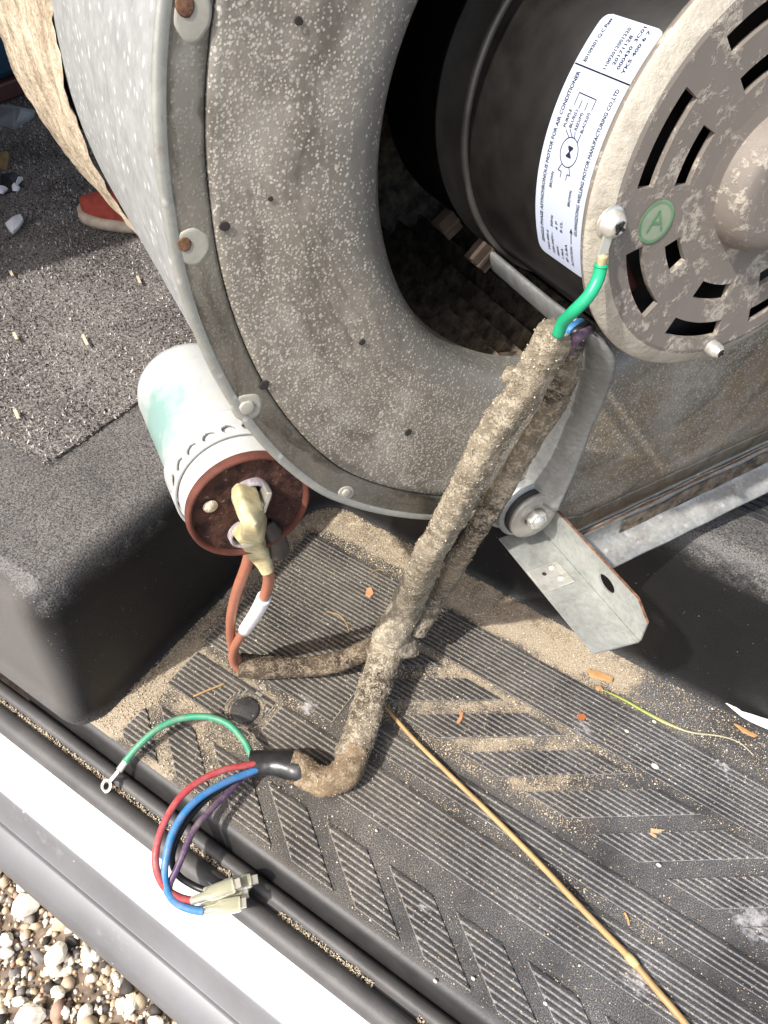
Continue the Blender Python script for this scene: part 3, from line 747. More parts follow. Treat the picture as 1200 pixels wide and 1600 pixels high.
for (x, y, r) in ((351, 354, .0016), (413, 602, .0019), (467, 33, .0012), (638, 676, .0016), (423, 311, .0008), (566, 535, .0012)):
    plate_disc('screw_hole', x, y, r, -.0009, M_HOLE, plate, 1.2, 12, .0001)
# angle bracket on the lower corner of the plate
bk = thing  # (name kept short below)
P0 = onplane(845, 830, ORI, N)
HD = -N                                   # the bracket runs straight out from the plate
W_, Hh, Lb = .0255, .0225, .0865
def BR(l, w, h): return P0 + HD * l + E1 * w + E2 * h
lo = [BR(-.004, 0, 0), BR(Lb, 0, 0), BR(Lb - .0035, W_, 0), BR(-.004, W_, 0)]
mb = MB(); V, F = prism(lo, E2, .0011); mb.add(V, F)
br = mb.build('mounting_bracket', M_BRACKET, housing); fix(br)
# upright leaf with a real hole and a cut corner
cen = np.array([.056, .0125]); hole = [(cen[0] + .0062 * math.cos(a), cen[1] + .0040 * math.sin(a)) for a in np.linspace(0, 2 * math.pi, 24, endpoint=False)]
outl = [(-.004, 0.0012), (Lb, .0012), (Lb, .0150), (Lb - .010, Hh), (-.004, Hh)]
tri = tessellate_polygon([[Vector((a, b_, 0)) for a, b_ in outl], [Vector((a, b_, 0)) for a, b_ in hole]])
allp = outl + hole; nn = len(allp)
V = [BR(a, -.0001, b_) for a, b_ in allp] + [BR(a, -.0012, b_) for a, b_ in allp]
F = [tuple(t) for t in tri] + [tuple(i + nn for i in t) for t in tri]
F += [(i, (i + 1) % 5, nn + (i + 1) % 5, nn + i) for i in range(5)] + [(5 + i, 5 + (i + 1) % 24, nn + 5 + (i + 1) % 24, nn + 5 + i) for i in range(24)]
fix(mesh_obj('bracket_leaf', V, F, M_BRACKET, br))
e = [BR(a, -.0006, b_ + .0004) for a, b_ in ((.0, Hh), (.02, Hh), (.05, Hh), (Lb - .010, Hh), (Lb, .0150))]
V, F = tube(e, .0007, 6); mesh_obj('rusty_edge', V, F, M_RUST, br)
tab = [BR(.0245, .0065, .0013), BR(.041, .0065, .0013), BR(.041, W_ + .0004, .0013), BR(.0245, W_ + .0004, .0013)]
V, F = prism(tab, E2, .0009); tb = bevel(fix(mesh_obj('riveted_tab', V, F, M_BOLT, br)), .0003)
for (l, w, mt) in ((.030, .0185, M_HOLE), (.0275, .0120, M_BOLT), (.0360, .0120, M_BOLT)):
    V, F = lathe([(0, .0012), (.0014, .0010), (.0018, .0003), (.0019, -.0003)] if mt is M_BOLT else [(0, .0002), (.0012, .0002), (.0013, -.0003)], BR(l, w, .0022), E2, E1, 14); mesh_obj('rivet', V, F, mt, br, True)

# fan wheel inside
wheel = thing('fan_wheel', 'dark grime caked fan wheel inside the blower inlet', 'fan wheel', tuple(HP(0, 0, .12)))
for i in range(44):
    a = 2 * math.pi * i / 44; er = math.cos(a) * E1 + math.sin(a) * E2; et = -math.sin(a) * E1 + math.cos(a) * E2
    V, F = box(HP(0, 0, .115) + er * .1145, er * .0075 + et * .004, et * .0006 - er * .0003, N * .088); mesh_obj('blade', V, F, M_GRIME, wheel)
V, F = lathe([(.108, .026), (.1215, .026), (.1225, .030), (.1215, .034), (.108, .034)], ORI, N, E1, 64); mesh_obj('front_ring', V, F, M_GRIME, wheel, True)
V, F = lathe([(.02, .2), (.10, .203), (.1225, .2), (.1225, .206), (.02, .206)], ORI, N, E1, 64); mesh_obj('hub_disc', V, F, M_GRIME, wheel, True)

# ------------------------------------------------------------------ electric motor
motor = thing('electric_motor', 'black round electric motor with dusty slotted end cover mounted in the blower inlet', 'motor', tuple(MO + .05 * N))
ML = lambda prof, name, mat, parent=None, seg=96: mesh_obj(name, *lathe(prof, MO, N, E1, seg), mat, parent or motor, True)
body = ML([(.0, .0075), (.062, .0075), (.0660, .0042), (.0668, .0050), (.0668, .150), (.060, .156), (0, .158)], 'motor_body', M_MOTOR)
# end cover with real slots
FD = -.0036
def slot_hit(r, th):
    for k in range(8):
        if .0508 <= r <= .0572 and abs((th - (4 + 14.5 + k * 44.3) + 180) % 360 - 180) < 14.6: return True
        if .0362 <= r <= .0424 and abs((th - (3.5 + 12.5 + k * 44.8) + 180) % 360 - 180) < (12.2 if k != 7 else 8.5): return True
    return False
rs = [.0225, .024, .028, .0362, .0424, .0465, .0508, .0572, .0598, .0622, .0636, .0652, .0675, .0693, .0700, .0697, .0688, .0668]
ds = [FD - .0005, FD - .0003, FD, FD, FD, FD, FD, FD, FD, FD, FD + .0004, FD + .0012, FD + .0026, FD + .0036, FD + .0048, FD + .0065, FD + .0078, FD + .0086]
NT = 240; mb = MB(); mr = MB(); vid = {}
for i in range(NT):
    th = 360 * i / NT
    for j, (r, d) in enumerate(zip(rs, ds)):
        vid[i, j] = len(mb.v); mb.v.append(tuple(MP(r, R_(th), d)))
def wall(i0, j0, i1, j1, T=.0020):
    a, b_ = mb.v[vid[i0 % NT, j0]], mb.v[vid[i1 % NT, j1]]
    k = len(mb.v); mb.v += [tuple(np.array(b_) + N * T), tuple(np.array(a) + N * T)]; mb.f.append((vid[i0 % NT, j0], vid[i1 % NT, j1], k, k + 1))
def hit(i, j): return 0 <= j < len(rs) - 1 and slot_hit((rs[j] + rs[j + 1]) / 2, 360 * (i + .5) / NT)
for i in range(NT):
    for j in range(len(rs) - 1):
        q = (vid[i, j], vid[(i + 1) % NT, j], vid[(i + 1) % NT, j + 1], vid[i, j + 1])
        if hit(i, j):
            if not hit(i - 1, j): wall(i, j, i, j + 1)
            if not hit(i + 1, j): wall(i + 1, j, i + 1, j + 1)
            if not hit(i, j - 1): wall(i, j, i + 1, j)
            if not hit(i, j + 1): wall(i, j + 1, i + 1, j + 1)
        else: mb.f.append(q)
shield = mb.build('end_cover', M_CAST, motor, False)
shield.data.materials.append(M_RIM)
for p in shield.data.polygons:
    c = np.array(p.center) + ORIGIN[shield] - MO; r = math.hypot(c @ E1, c @ E2); d = c @ N
    p.use_smooth = r > .0630
    if r > .0640 and d < .0015: p.material_index = 1
V, F = lathe([(0, FD - .0092), (.0150, FD - .0092), (.0190, FD - .0088), (.0208, FD - .0076), (.0222, FD - .0050), (.0232, FD - .0015), (.0236, FD)], MO, N, E1, 64)
mesh_obj('bearing_hub', V, F, M_CAST, shield, True)
def mat_disc(): return None
# red winding seen through the left slot
pp = [MP(.052, R_(t), .009) for t in range(-44, -6, 4)]; V, F = tube(pp, .003, 8); mesh_obj('winding', V, F, M_COIL, motor, True)
# pan head screws
def screw(x, y, r, face_d=FD):
    c = onplane(x, y, MO + (face_d - .002) * N, N)
    V, F = lathe([(0.0012, -.0014), (.0016, -.0034), (r * .6, -.0030), (r * .88, -.0018), (r, -.0003), (r, .0022)], c, N, E1, 24)
    s_ = mesh_obj('screw', V, F, M_BOLT, motor, True)
    V, F = lathe([(0, -.0012), (.0013, -.0013)], c, N, E1, 8); mesh_obj('screw_recess', V, F, M_HOLE, s_)
    for a in (.5, .5 + math.pi / 2):
        dr = math.cos(a) * E1 + math.sin(a) * E2; tr = np.cross(N, dr)
        V, F = box(c - N * .0033, dr * r * .5, tr * .0005, N * .00025); mesh_obj('screw_slot', V, F, M_HOLE, s_)
    return c
SC1 = screw(958, 350, .0042); screw(1117, 546, .0030)
# green inspection sticker
sc_ = onplane(1025, 347, MO + (FD - .0003) * N, N)
M_STK = simple('green_sticker', (.27, .32, .23), .5, 0, .4, .12, 120); M_STKI = simple('green_sticker_ink', (.12, .27, .13), .5)
def sdisc(r0, r1, d, seg=40): return lathe([(r0, d), (r1, d)], sc_, N, E1, seg)
st = mesh_obj('inspection_sticker', *sdisc(0, .0068, 0), M_STK, motor)
mesh_obj('sticker_ring', *sdisc(.0058, .0066, -.00012), M_STKI, st)
mb = MB()
for (a, b_) in (((-.0030, -.0028), (0.0002, .0036)), ((.0002, .0036), (.0030, -.0030)), ((-.0016, -.0002), (.0018, -.0004))):
    pa, pb = sc_ + (-a[0]) * E1 + a[1] * E2 - .00016 * N, sc_ + (-b_[0]) * E1 + b_[1] * E2 - .00016 * N
    t = (pb - pa) / 2; w = np.cross(N, t / np.linalg.norm(t)) * .00035; V, F = box((pa + pb) / 2, t, w, N * .00003); mb.add(V, F)
mb.build('sticker_mark', M_STKI, st)
# belly band round the motor, its clamp ears, and the arm down to the housing
ML([(.0669, .0775), (.0680, .0772), (.0690, .0782), (.0690, .0800), (.0682, .0812), (.0682, .0975), (.0690, .0985), (.0690, .1000), (.0669, .1005)], 'belly_band', M_BAND)
def ear(x, y, d, s=1.0):
    c = onplane(x, y, MO + d * N, N); er = (c - MO) - ((c - MO) @ N) * N; er /= np.linalg.norm(er); et = np.cross(N, er)
    V, F = box(c, er * .0055 * s, et * .0065 * s, N * .0012); o = bevel(mesh_obj('clamp_ear', V, F, M_EAR, motor), .0004)
    V, F = box(c + N * .004, er * .0060 * s, et * .0010, N * .006); bevel(mesh_obj('clamp_ear', V, F, M_EAR, motor), .0004)
ear(757, 402, .080, .82); ear(703, 352, .098, .75)
A = [cyl(764, 402, .0685), cyl(820, 450, .0715), cyl(868, 490, .0722), cyl(905, 518, .0735)]
A += [onplane(934, 548, ORI - .046 * N, N), onplane(925, 595, ORI - .036 * N, N), onplane(898, 660, ORI - .022 * N, N), onplane(868, 722, ORI - .011 * N, N), onplane(838, 772, ORI - .0055 * N, N)]
ap = catmull(A, 8)
V, F = tube(ap, lambda t: .0082 if t < .72 else .0082 + (t - .72) * .022, 18, flat=.30, up=-N)
arm = mesh_obj('mounting_arm', V, F, M_LUG, motor, True)
V, F = tube([p - N * .0030 for p in ap[4:-10]], .0026, 8, flat=.5, up=-N); mesh_obj('arm_ridge', V, F, M_LUG, arm, True)
LG = onplane(821, 792, ORI - .004 * N, N)
mesh_obj('arm_lug', *lathe([(0, -.0030), (.0168, -.0030), (.0178, -.0022), (.0178, .0030)], LG, N, E1, 40), M_LUG, arm, True)
mesh_obj('rubber_washer', *lathe([(.0, -.0062), (.0140, -.0062), (.0150, -.0050), (.0150, -.0030)], LG, N, E1, 40), M_DARK, arm, True)
mesh_obj('steel_washer', *lathe([(.0058, -.0082), (.0060, -.0088), (.0138, -.0088), (.0143, -.0082), (.0143, -.0062), (0, -.0062)], LG, N, E1, 40), M_WASHER, arm, True)
hx = [LG - N * .0066 + .0058 * (math.cos(a) * E1 + math.sin(a) * E2) for a in np.radians(np.arange(0, 360, 60) + 12)]
V, F = prism(hx, -N, .0062); bt = bevel(fix(mesh_obj('bolt_head', V, F, M_BOLT, arm)), .0006)
mesh_obj('bolt_tip', *lathe([(0, -.0145), (.0026, -.0143), (.0034, -.0132), (.0034, -.011)], LG, N, E1, 20), M_BOLT, arm, True)

# rating label on the motor, with its print
LR, LA0 = .0670, -24.5
def LB(x, y, h=.00012): return MP(LR + h, R_(LA0) + x / LR, .0053 + y)
LW, LH, cr_ = .0752, .0268, .0032
def label_row(x):
    k = min(x, LW - x); ins = cr_ - math.sqrt(max(0, cr_ ** 2 - (cr_ - k) ** 2)) if k < cr_ else 0
    return [LB(x, y) for y in np.linspace(ins, LH - ins, 10)]
xs = sorted(set(list(np.linspace(0, LW, 80)) + list(np.linspace(0, cr_, 8)) + list(LW - np.linspace(0, cr_, 8))))
V, F = grid([label_row(x) for x in xs]); lab = mesh_obj('rating_label', V, F, M_LABEL, motor, True)
dg = None
def text_geo(s, size, sx=1.0):
    cu = bpy.data.curves.new('txt', 'FONT'); cu.body = s; cu.size = size; cu.resolution_u = 2; cu.offset = (.024 if len(s) > 1 else .006) * size; cu.fill_mode = 'FRONT'
    to = bpy.data.objects.new('txt', cu); COL.objects.link(to); bpy.context.view_layer.update()
    me = to.evaluated_get(bpy.context.evaluated_depsgraph_get()).to_mesh()
    V = [(v.co.x * sx, v.co.y) for v in me.vertices]; F = [tuple(p.vertices) for p in me.polygons]
    to.evaluated_get(bpy.context.evaluated_depsgraph_get()).to_mesh_clear()
    bpy.data.objects.remove(to); bpy.data.curves.remove(cu); return V, F
def print_text(mb, s, x, y, size, width=None):
    V, F = text_geo(s, size)
    w = max(v[0] for v in V); k = (width / w) if width else 1
    mb.add([LB(x + v[0] * k, y + v[1], .00022) for v in V], F)
def line(mb, a, b_, w=.00020):
    a, b_ = np.array(a), np.array(b_); n_ = max(2, int(np.linalg.norm(b_ - a) / .001)); t = (b_ - a) / np.linalg.norm(b_ - a); p = np.array([-t[1], t[0]]) * w
    V, F = grid([[LB(*(a + (b_ - a) * k / n_ + p), .00022), LB(*(a + (b_ - a) * k / n_ - p), .00022)] for k in range(n_ + 1)]); mb.add(V, F)
big = MB()
print_text(big, 'SINGLE PHASE ASYNCHRONOUS MOTOR FOR AIR CONDITIONER', .0050, .0222, .0023, .0535)
print_text(big, 'GUANGDONG WELLING MOTOR MANUFACTURING CO.,LTD', .0150, .0032, .0022, .0430)
print_text(big, 'E0109301 Q.C.Pass', .0612, .0222, .0020, .0128)
big.build('label_heading', M_INK, lab)
sm = MB()
for s, x, y, w in (('YKS-400-6', .0030, .0192, .0078), ('220-240V~', .0030, .0165, .0080), ('400W', .0030, .0138, .0040), ('1.96A', .0030, .0112, .0042), ('IP 2.8A', .0030, .0086, .0070), ('50Hz', .0130, .0165, .0042), ('6 P', .0130, .0138, .0030), ('B CL.', .0130, .0111, .0042), ('ROTATION', .0030, .0056, .0074),
                   ('BROWN', .0255, .0185, .0050), ('BROWN', .0230, .0080, .0050), ('PURPLE', .0435, .0186, .0052), ('BLUE(L)', .0440, .0160, .0052), ('RED(M)', .0440, .0132, .0050), ('BLACK(H)', .0440, .0103, .0058), ('M', .0360, .0122, .0036)):
    print_text(sm, s, x, y, .0018 if s != 'M' else .0036, w)
for s, y, x in (('11002012001220', .0128, .0610), ('20171128', .0102, .0630), ('000430  3C01', .0076, .0624), ('YKS 400 6 7', .0050, .0618)): print_text(sm, s, x, y, .0019, .0122 if len(s) > 9 else .0085)
line(sm, (.0112, .0062), (.0165, .0062)); line(sm, (.0165, .0062), (.0150, .0068)); line(sm, (.0165, .0062), (.0150, .0056))
cc = [(.0378 + .0042 * math.cos(a), .0136 + .0042 * math.sin(a)) for a in np.linspace(0, 2 * math.pi, 29)]
for a, b_ in zip(cc[:-1], cc[1:]): line(sm, a, b_, .00016)
for pl in (((.0415, .0155), (.0430, .0180)), ((.0420, .0142), (.0438, .0165)), ((.0420, .0130), (.0438, .0138)), ((.0412, .0112), (.0438, .0108)), ((.0340, .0155), (.0318, .0168), (.0318, .0150), (.0300, .0150)), ((.0340, .0118), (.0318, .0105), (.0318, .0120), (.0300, .0120)), ((.0500, .0186), (.0535, .0186), (.0535, .0103), (.0505, .0103)), ((.0496, .0160), (.0520, .0160)), ((.0498, .0132), (.0520, .0132))):
    for a, b_ in zip(pl[:-1], pl[1:]): line(sm, a, b_, .00016)
sm.build('label_fine_print', M_INK2, lab)
dv = MB(); line(dv, (.0600, .0004), (.0600, LH - .0004), .00022); dv.build('label_rule', M_INK, lab)

# ------------------------------------------------------------------ capacitor
CA = R_(-40); RC = .028
CP = ORI + (.186 + RC) * (math.cos(CA) * E1 + math.sin(CA) * E2) + .010 * N
CAP_TEAL = CP + RC * (.93 * E1 + .36 * E2) + .062 * N
M_CAN = can_mat()
cap = thing('capacitor', 'white cylindrical motor capacitor with rust brown end, strapped to the side of the housing', 'capacitor', tuple(CP + .05 * N))
CL = lambda prof, name, mat, parent=None, seg=72: mesh_obj(name, *lathe(prof, CP, N, E1, seg), mat, parent or cap, True)
CL([(.0272, .001), (.0278, .003), (.0278, .098), (.0272, .1015), (.024, .103), (0, .103)], 'can', M_CAN)
CL([(.0258, .0015), (.0262, -.0006), (.0274, -.0014), (.0284, -.0004), (.0287, .0016), (.0283, .0036), (.0277, .0040)], 'end_rim', M_CAPRIM)
rows = []
for k in range(72):
    a = 2 * math.pi * k / 72
    rows.append([CP + r * (math.cos(a) * E1 + math.sin(a) * E2) + (.0014 + .0007 * fbm((r * math.cos(a), r * math.sin(a), 0), 150)) * N for r in np.linspace(.0002, .0262, 26)])
face = mesh_obj('end_face', *grid(rows, closed_u=True), M_CAPEND, cap, True)
def capxy(x, y, d): return onplane(x, y, CP + d * N, N)
c = capxy(329, 792, .0006); mesh_obj('epoxy_dot', *lathe([(0, -.0014), (.0022, -.0010), (.0034, .0002)], c, N, E1, 16), M_FOAM, face, True)
# strap with a row of round holes
NPH, ND = 360, 44; d0, d1 = .0155, .0345
holes = [(R_(a), .0205) for a in (18, 36, 54, 72, 90, 108, 0, -18)]
RS = .0284; mb = MB()
for i in range(NPH + 1):
    a = R_(-48 + 0) + R_(235) * i / NPH
    for j in range(ND + 1):
        d = d0 + (d1 - d0) * j / ND; mb.v.append(tuple(CP + RS * (math.cos(a) * E1 + math.sin(a) * E2) + d * N))
for i in range(NPH):
    a = R_(-48) + R_(235) * (i + .5) / NPH
    for j in range(ND):
        d = d0 + (d1 - d0) * (j + .5) / ND
        if any((RS * (a - ha)) ** 2 + (d - hd) ** 2 < .0031 ** 2 for ha, hd in holes): continue
        k = i * (ND + 1) + j; mb.f.append((k, k + ND + 1, k + ND + 2, k + 1))
strap = mb.build('strap', M_CAN, cap, True); md = strap.modifiers.new('thick', 'SOLIDIFY'); md.thickness = .0013; md.offset = 1
tg = HP(0, 0, 0)
c = cap_tab = CP + (RS + .0010) * (math.cos(R_(128)) * E1 + math.sin(R_(128)) * E2) + .022 * N
mesh_obj('strap_screw', *lathe([(0, -.0), (.0022, .0), (.0030, -.0008), (.0032, -.002)], c, math.cos(R_(128)) * E1 + math.sin(R_(128)) * E2, N, 16), M_BOLT, strap, True)
# terminals: two ringed posts with vinyl boots
for (x, y, r) in ((392, 772, .0088), (378, 832, .0066)):
    c = capxy(x, y, .0012); mesh_obj('terminal_ring', *lathe([(r * .74, .001), (r * .76, -.0030), (r * .9, -.0040), (r, -.0030), (r * 1.02, .0010)], c, N, E1, 28), simple('chalky_ring', (.30, .26, .27), .9, 0, .2, .35, 300, .6, 900), face, True)
    V, F = box(c - N * .004, E1 * .0028, E2 * .0010, N * .005); mesh_obj('terminal_blade', V, F, M_TIN, face)
V, F = box(capxy(412, 778, -.004), E1 * .0012 + E2 * .0004, E2 * .0055 - E1 * .002, N * .004); bevel(mesh_obj('terminal_blade', V, F, M_TIN, face), .0006)

# ------------------------------------------------------------------ wiring harness
har = thing('wiring_harness', 'dirt caked forked cable sleeve with coloured motor wires running from motor across the step', 'cable', tuple(onz(605, 1000, .03)))
B1 = catmull([capxy(381, 764, -.001), capxy(386, 785, -.008), capxy(395, 812, -.016), onz(396, 835, .222), onz(393, 856, .212)], 6)
def boot(name, path, W, H, mat, up, parent, ns=28):
    """moulded vinyl boot: squarish flag that necks down to a round wire entry"""
    P = [np.asarray(p, float) for p in path]; n_ = len(P); rows = []; u = np.asarray(up, float)
    for i in range(n_):
        T = P[min(i + 1, n_ - 1)] - P[max(i - 1, 0)]; T /= np.linalg.norm(T); u = u - (u @ T) * T; u /= np.linalg.norm(u); w = np.cross(T, u)
        t = i / (n_ - 1); wd = np.interp(t, *W); ht = np.interp(t, *H); ex = .42 if t < .7 else np.interp(t, [.7, .9], [.42, 1])
        rows.append([P[i] + w * wd * math.copysign(abs(math.cos(k)) ** ex, math.cos(k)) + u * ht * math.copysign(abs(math.sin(k)) ** ex, math.sin(k)) for k in np.linspace(0, 2 * math.pi, ns, endpoint=False)])
    V, F = grid(rows, closed_v=True); F = list(F) + [tuple(range(ns)), tuple(range((n_ - 1) * ns, n_ * ns))[::-1]]
    return mesh_obj(name, V, F, mat, parent, True)
for B_, q in ((B1, 1.0), (catmull([capxy(376, 822, -.001), capxy(388, 838, -.006), onz(404, 860, .212), onz(418, 893, .200)], 8), .86)):
    o = boot('vinyl_boot', B_, ([0, .10, .45, .62, .80, .93, 1], [.0052 * q, .0056 * q, .0056 * q, .0064 * q, .0056 * q, .0036, .0034]), ([0, .10, .45, .62, .80, .93, 1], [.0030 * q, .0034 * q, .0036 * q, .0056 * q, .0050 * q, .0036, .0034]), M_BOOT, -N, har)
    md = o.modifiers.new('split', 'EDGE_SPLIT'); md.split_angle = R_(38)
B3 = catmull([capxy(418, 818, -.001), onz(430, 838, .222), onz(437, 858, .212), onz(437, 872, .206)], 6)
o = mesh_obj('spare_boot', *tube(B3, lambda t: np.interp(t, [0, .3, .8, .95, 1], [.0030, .0046, .0052, .0046, .0030]), 12, flat=.6, up=-N), M_SMOKE, har, True); o['label'] = 'dark smoked empty boot'
W1 = catmull([onz(394, 848, .215), onz(386, 882, .188), onz(370, 925, .145), onz(361, 965, .105), onz(361, 1000, .056), onz(367, 1022, .032), onz(379, 1040, .020), onz(405, 1047, .016)], 9)
mesh_obj('wire', *tube(W1, .0031, 12), M_WIRE_O, har, True)['label'] = 'orange brown capacitor wire'
W2p = [onz(417, 888, .202), onz(420, 906, .188), onz(414, 930, .165), onz(400, 958, .135), onz(380, 988, .086), onz(366, 1012, .052), onz(364, 1032, .030), onz(376, 1046, .018), onz(405, 1049, .014)]
W2 = catmull(W2p, 9); mesh_obj('wire', *tube(W2, .0030, 12), M_WIRE_O, har, True)['label'] = 'orange brown capacitor wire with white marker'
mesh_obj('marker_sleeve', *tube(W2[19:36], .0040, 14), M_WHITE, har, True)

GRAINS = []
def sleeve(name, pts, rad, mat, lump=.0022, ngr=0, n=14, flat=.85, sides=40, cap=True, up=None, fold=0.0):
    path = catmull(pts, n); # resample finely
    d = [0]; 
    for a, b_ in zip(path[:-1], path[1:]): d.append(d[-1] + np.linalg.norm(b_ - a))
    L = d[-1]; k = max(20, int(L / .0011)); path = [np.array([np.interp(t * L, d, [p[c] for p in path]) for c in range(3)]) for t in np.linspace(0, 1, k)]
    f = lambda p, t, a: lump * (.8 * fbm(p, 50) + .30 * fbm(p, 260, 2) + .12 * nz(p, 900)) + fold * (math.cos(3 * a + 2.2 * t + 1) * .6 + math.cos(5 * a - 3 * t) * .4)
    V, F = tube(path, rad, sides, cap, cap, flat, up, f)
    o = mesh_obj(name, V, F, mat, har, True)
    if ngr:
        V = np.array(V); idx = rng.integers(0, k * sides, ngr); ax = np.array(path)[idx // sides]
        out = V[idx] - ax; out /= np.linalg.norm(out, axis=1)[:, None]
        P = V[idx] + rng.normal(0, .0003, (ngr, 3)) - out * .0001
        GRAINS.append((P, np.exp(rng.normal(math.log(.00031), .36, ngr)).clip(.00016, .0011)))
    return o
S0, S1 = onz(872, 514, .352), onz(604, 996, .050)
def on_sl(t, dx=0, dy=0): return S0 + (S1 - S0) * t + np.array([dx, dy, 0])
def opl(x, y, d): return onplane(x, y, ORI + d * N, N)
main = [S0, opl(850, 560, -.050), opl(827, 600, -.044), opl(790, 650, -.037), opl(757, 700, -.030), opl(734, 750, -.024), opl(693, 830, -.011), opl(667, 872, .002), onz(636, 945, .080), onz(608, 1000, .050)]
print('SLEEVE z', [round(float(p[2]), 3) for p in main])
sleeve('foam_sleeve', main, lambda t: np.interp(t, [0, .08, .5, .85, 1], [.0072, .0078, .0083, .0108, .0128]), M_SLEEVE, .0013, 5500, flat=.72, up=tuple(-N * .6 + np.array([0, -.3, .5])), fold=.0008)['label'] = 'long grit crusted upper sleeve'
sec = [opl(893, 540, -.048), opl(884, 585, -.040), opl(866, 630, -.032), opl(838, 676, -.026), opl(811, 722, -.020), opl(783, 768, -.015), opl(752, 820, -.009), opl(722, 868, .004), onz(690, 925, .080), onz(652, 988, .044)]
sleeve('foam_sleeve', sec, lambda t: np.interp(t, [0, .1, .5, 1], [.0052, .0064, .0069, .0082]), M_SLEEVE2, .0013, 900, flat=.7, up=tuple(-N * .6 + np.array([0, -.3, .5])), fold=.0008)['label'] = 'narrower shaded second fold of the sleeve'  # same foam in a darker tone, the fold's shade put into the colour
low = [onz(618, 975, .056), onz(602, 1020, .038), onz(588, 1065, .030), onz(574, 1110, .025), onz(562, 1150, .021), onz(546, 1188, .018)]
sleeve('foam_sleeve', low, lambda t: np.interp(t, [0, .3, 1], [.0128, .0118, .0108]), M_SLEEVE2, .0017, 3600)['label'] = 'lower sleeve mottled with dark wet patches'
jn = [onz(596, 968, .056), onz(612, 1000, .047), onz(622, 1032, .038)]
sleeve('joint_lump', [onz(584, 1000, .044), onz(608, 1000, .046), onz(634, 1008, .040), onz(650, 1014, .034)], lambda t: np.interp(t, [0, .3, .7, 1], [.0085, .0125, .0095, .0050]), M_SLEEVE, .0028, 900)
sleeve('joint_lump', [onz(790, 585, .300), onz(800, 588, .300), onz(812, 590, .296)], lambda t: .0042, M_SLEEVE, .0020, 120)
hook = [onz(556, 1168, .020), onz(548, 1192, .018), onz(532, 1212, .016), onz(508, 1220, .0155), onz(486, 1212, .016), onz(470, 1200, .0165), onz(456, 1196, .0165)]
sleeve('taped_bend', hook, lambda t: np.interp(t, [0, .3, .7, 1], [.0104, .0102, .0092, .0098]), M_TAPE, .0016, 900, flat=.85, fold=.0009)
shr = [onz(478, 1202, .0165), onz(462, 1198, .0166), onz(445, 1194, .0165), onz(420, 1192, .016), onz(390, 1192, .016)]
o = sleeve('heat_shrink', shr, lambda t: np.interp(t, [0, .1, .3, .6, 1], [.0094, .0102, .0100, .0084, .0086]), M_SHRINK, .0006, 0, flat=.8, cap=False)
md = o.modifiers.new('thick', 'SOLIDIFY'); md.thickness = .0010
br_ = [onz(600, 1004, .038), onz(572, 1016, .030), onz(540, 1030, .022), onz(500, 1040, .017), onz(455, 1043, .015), onz(410, 1042, .016), onz(374, 1039, .018)]
o = sleeve('branch_sleeve', br_, lambda t: np.interp(t, [0, .2, .6, 1], [.0088, .0080, .0076, .0088]), M_BRANCH, .0010, 500, flat=.92, cap=False)
md = o.modifiers.new('thick', 'SOLIDIFY'); md.thickness = .0011
o['label'] = 'brown side branch with an open end'
P = np.concatenate([g_[0] for g_ in GRAINS]); S = np.concatenate([g_[1] for g_ in GRAINS])
V, F = scatter(P, S, OV, OF)
o = big_mesh('grit_crust', V, F, [M_GRAINW, M_G2[1], M_G2[2]], np.repeat(rng.choice(3, len(P), p=[.62, .08, .30]), len(OF)), parent=har); o['kind'] = 'stuff'
# wires out of the sleeve top
gw = catmull([onplane(944, 392, MO + (FD - .004) * N, N), onplane(940, 412, MO + (FD - .0042) * N, N), onplane(934, 436, MO + (FD - .005) * N, N), onplane(920, 462, MO + (FD - .006) * N, N), onplane(898, 485, MO + (FD - .004) * N, N), onplane(880, 503, MO + (FD + .001) * N, N), onplane(872, 522, MO + (FD + .003) * N, N)], 9)
mesh_obj('wire', *tube(gw[9:], .0021, 12), M_WIRE_G, har, True)['label'] = 'short green earth wire at the motor'
mesh_obj('crimp', *tube(gw[3:13], .0021, 10, flat=.75), M_BOOT, har, True)
V, F = tube(gw[10:12], .00235, 10); mesh_obj('wire_collar', V, F, M_WIRE_G, har, True)
mesh_obj('ring_terminal', *lathe([(.0026, -.0003), (.0050, -.0003), (.0052, 0), (.0050, .0004), (.0026, .0004)], SC1 + N * .0012, N, E1, 24), M_TIN, har, True)
V, F = box((SC1 + gw[4]) / 2 + N * .0006, (gw[4] - SC1) / 2, E1 * .0016, N * .0004); mesh_obj('terminal_neck', V, F, M_TIN, har)
for (x, y, m_, r) in ((890, 512, M_WIRE_B, .0018), (902, 524, M_WIRE_P, .0019), (898, 516, M_WIRE_K, .0018)):
    pth = catmull([onz(x - 14, y + 26, .335), onz(x - 4, y + 8, .350), onz(x + 8, y - 2, .352), onz(x + 18, y - 8, .346)], 6); o = mesh_obj('wire', *tube(pth, r, 10), m_, har, True)
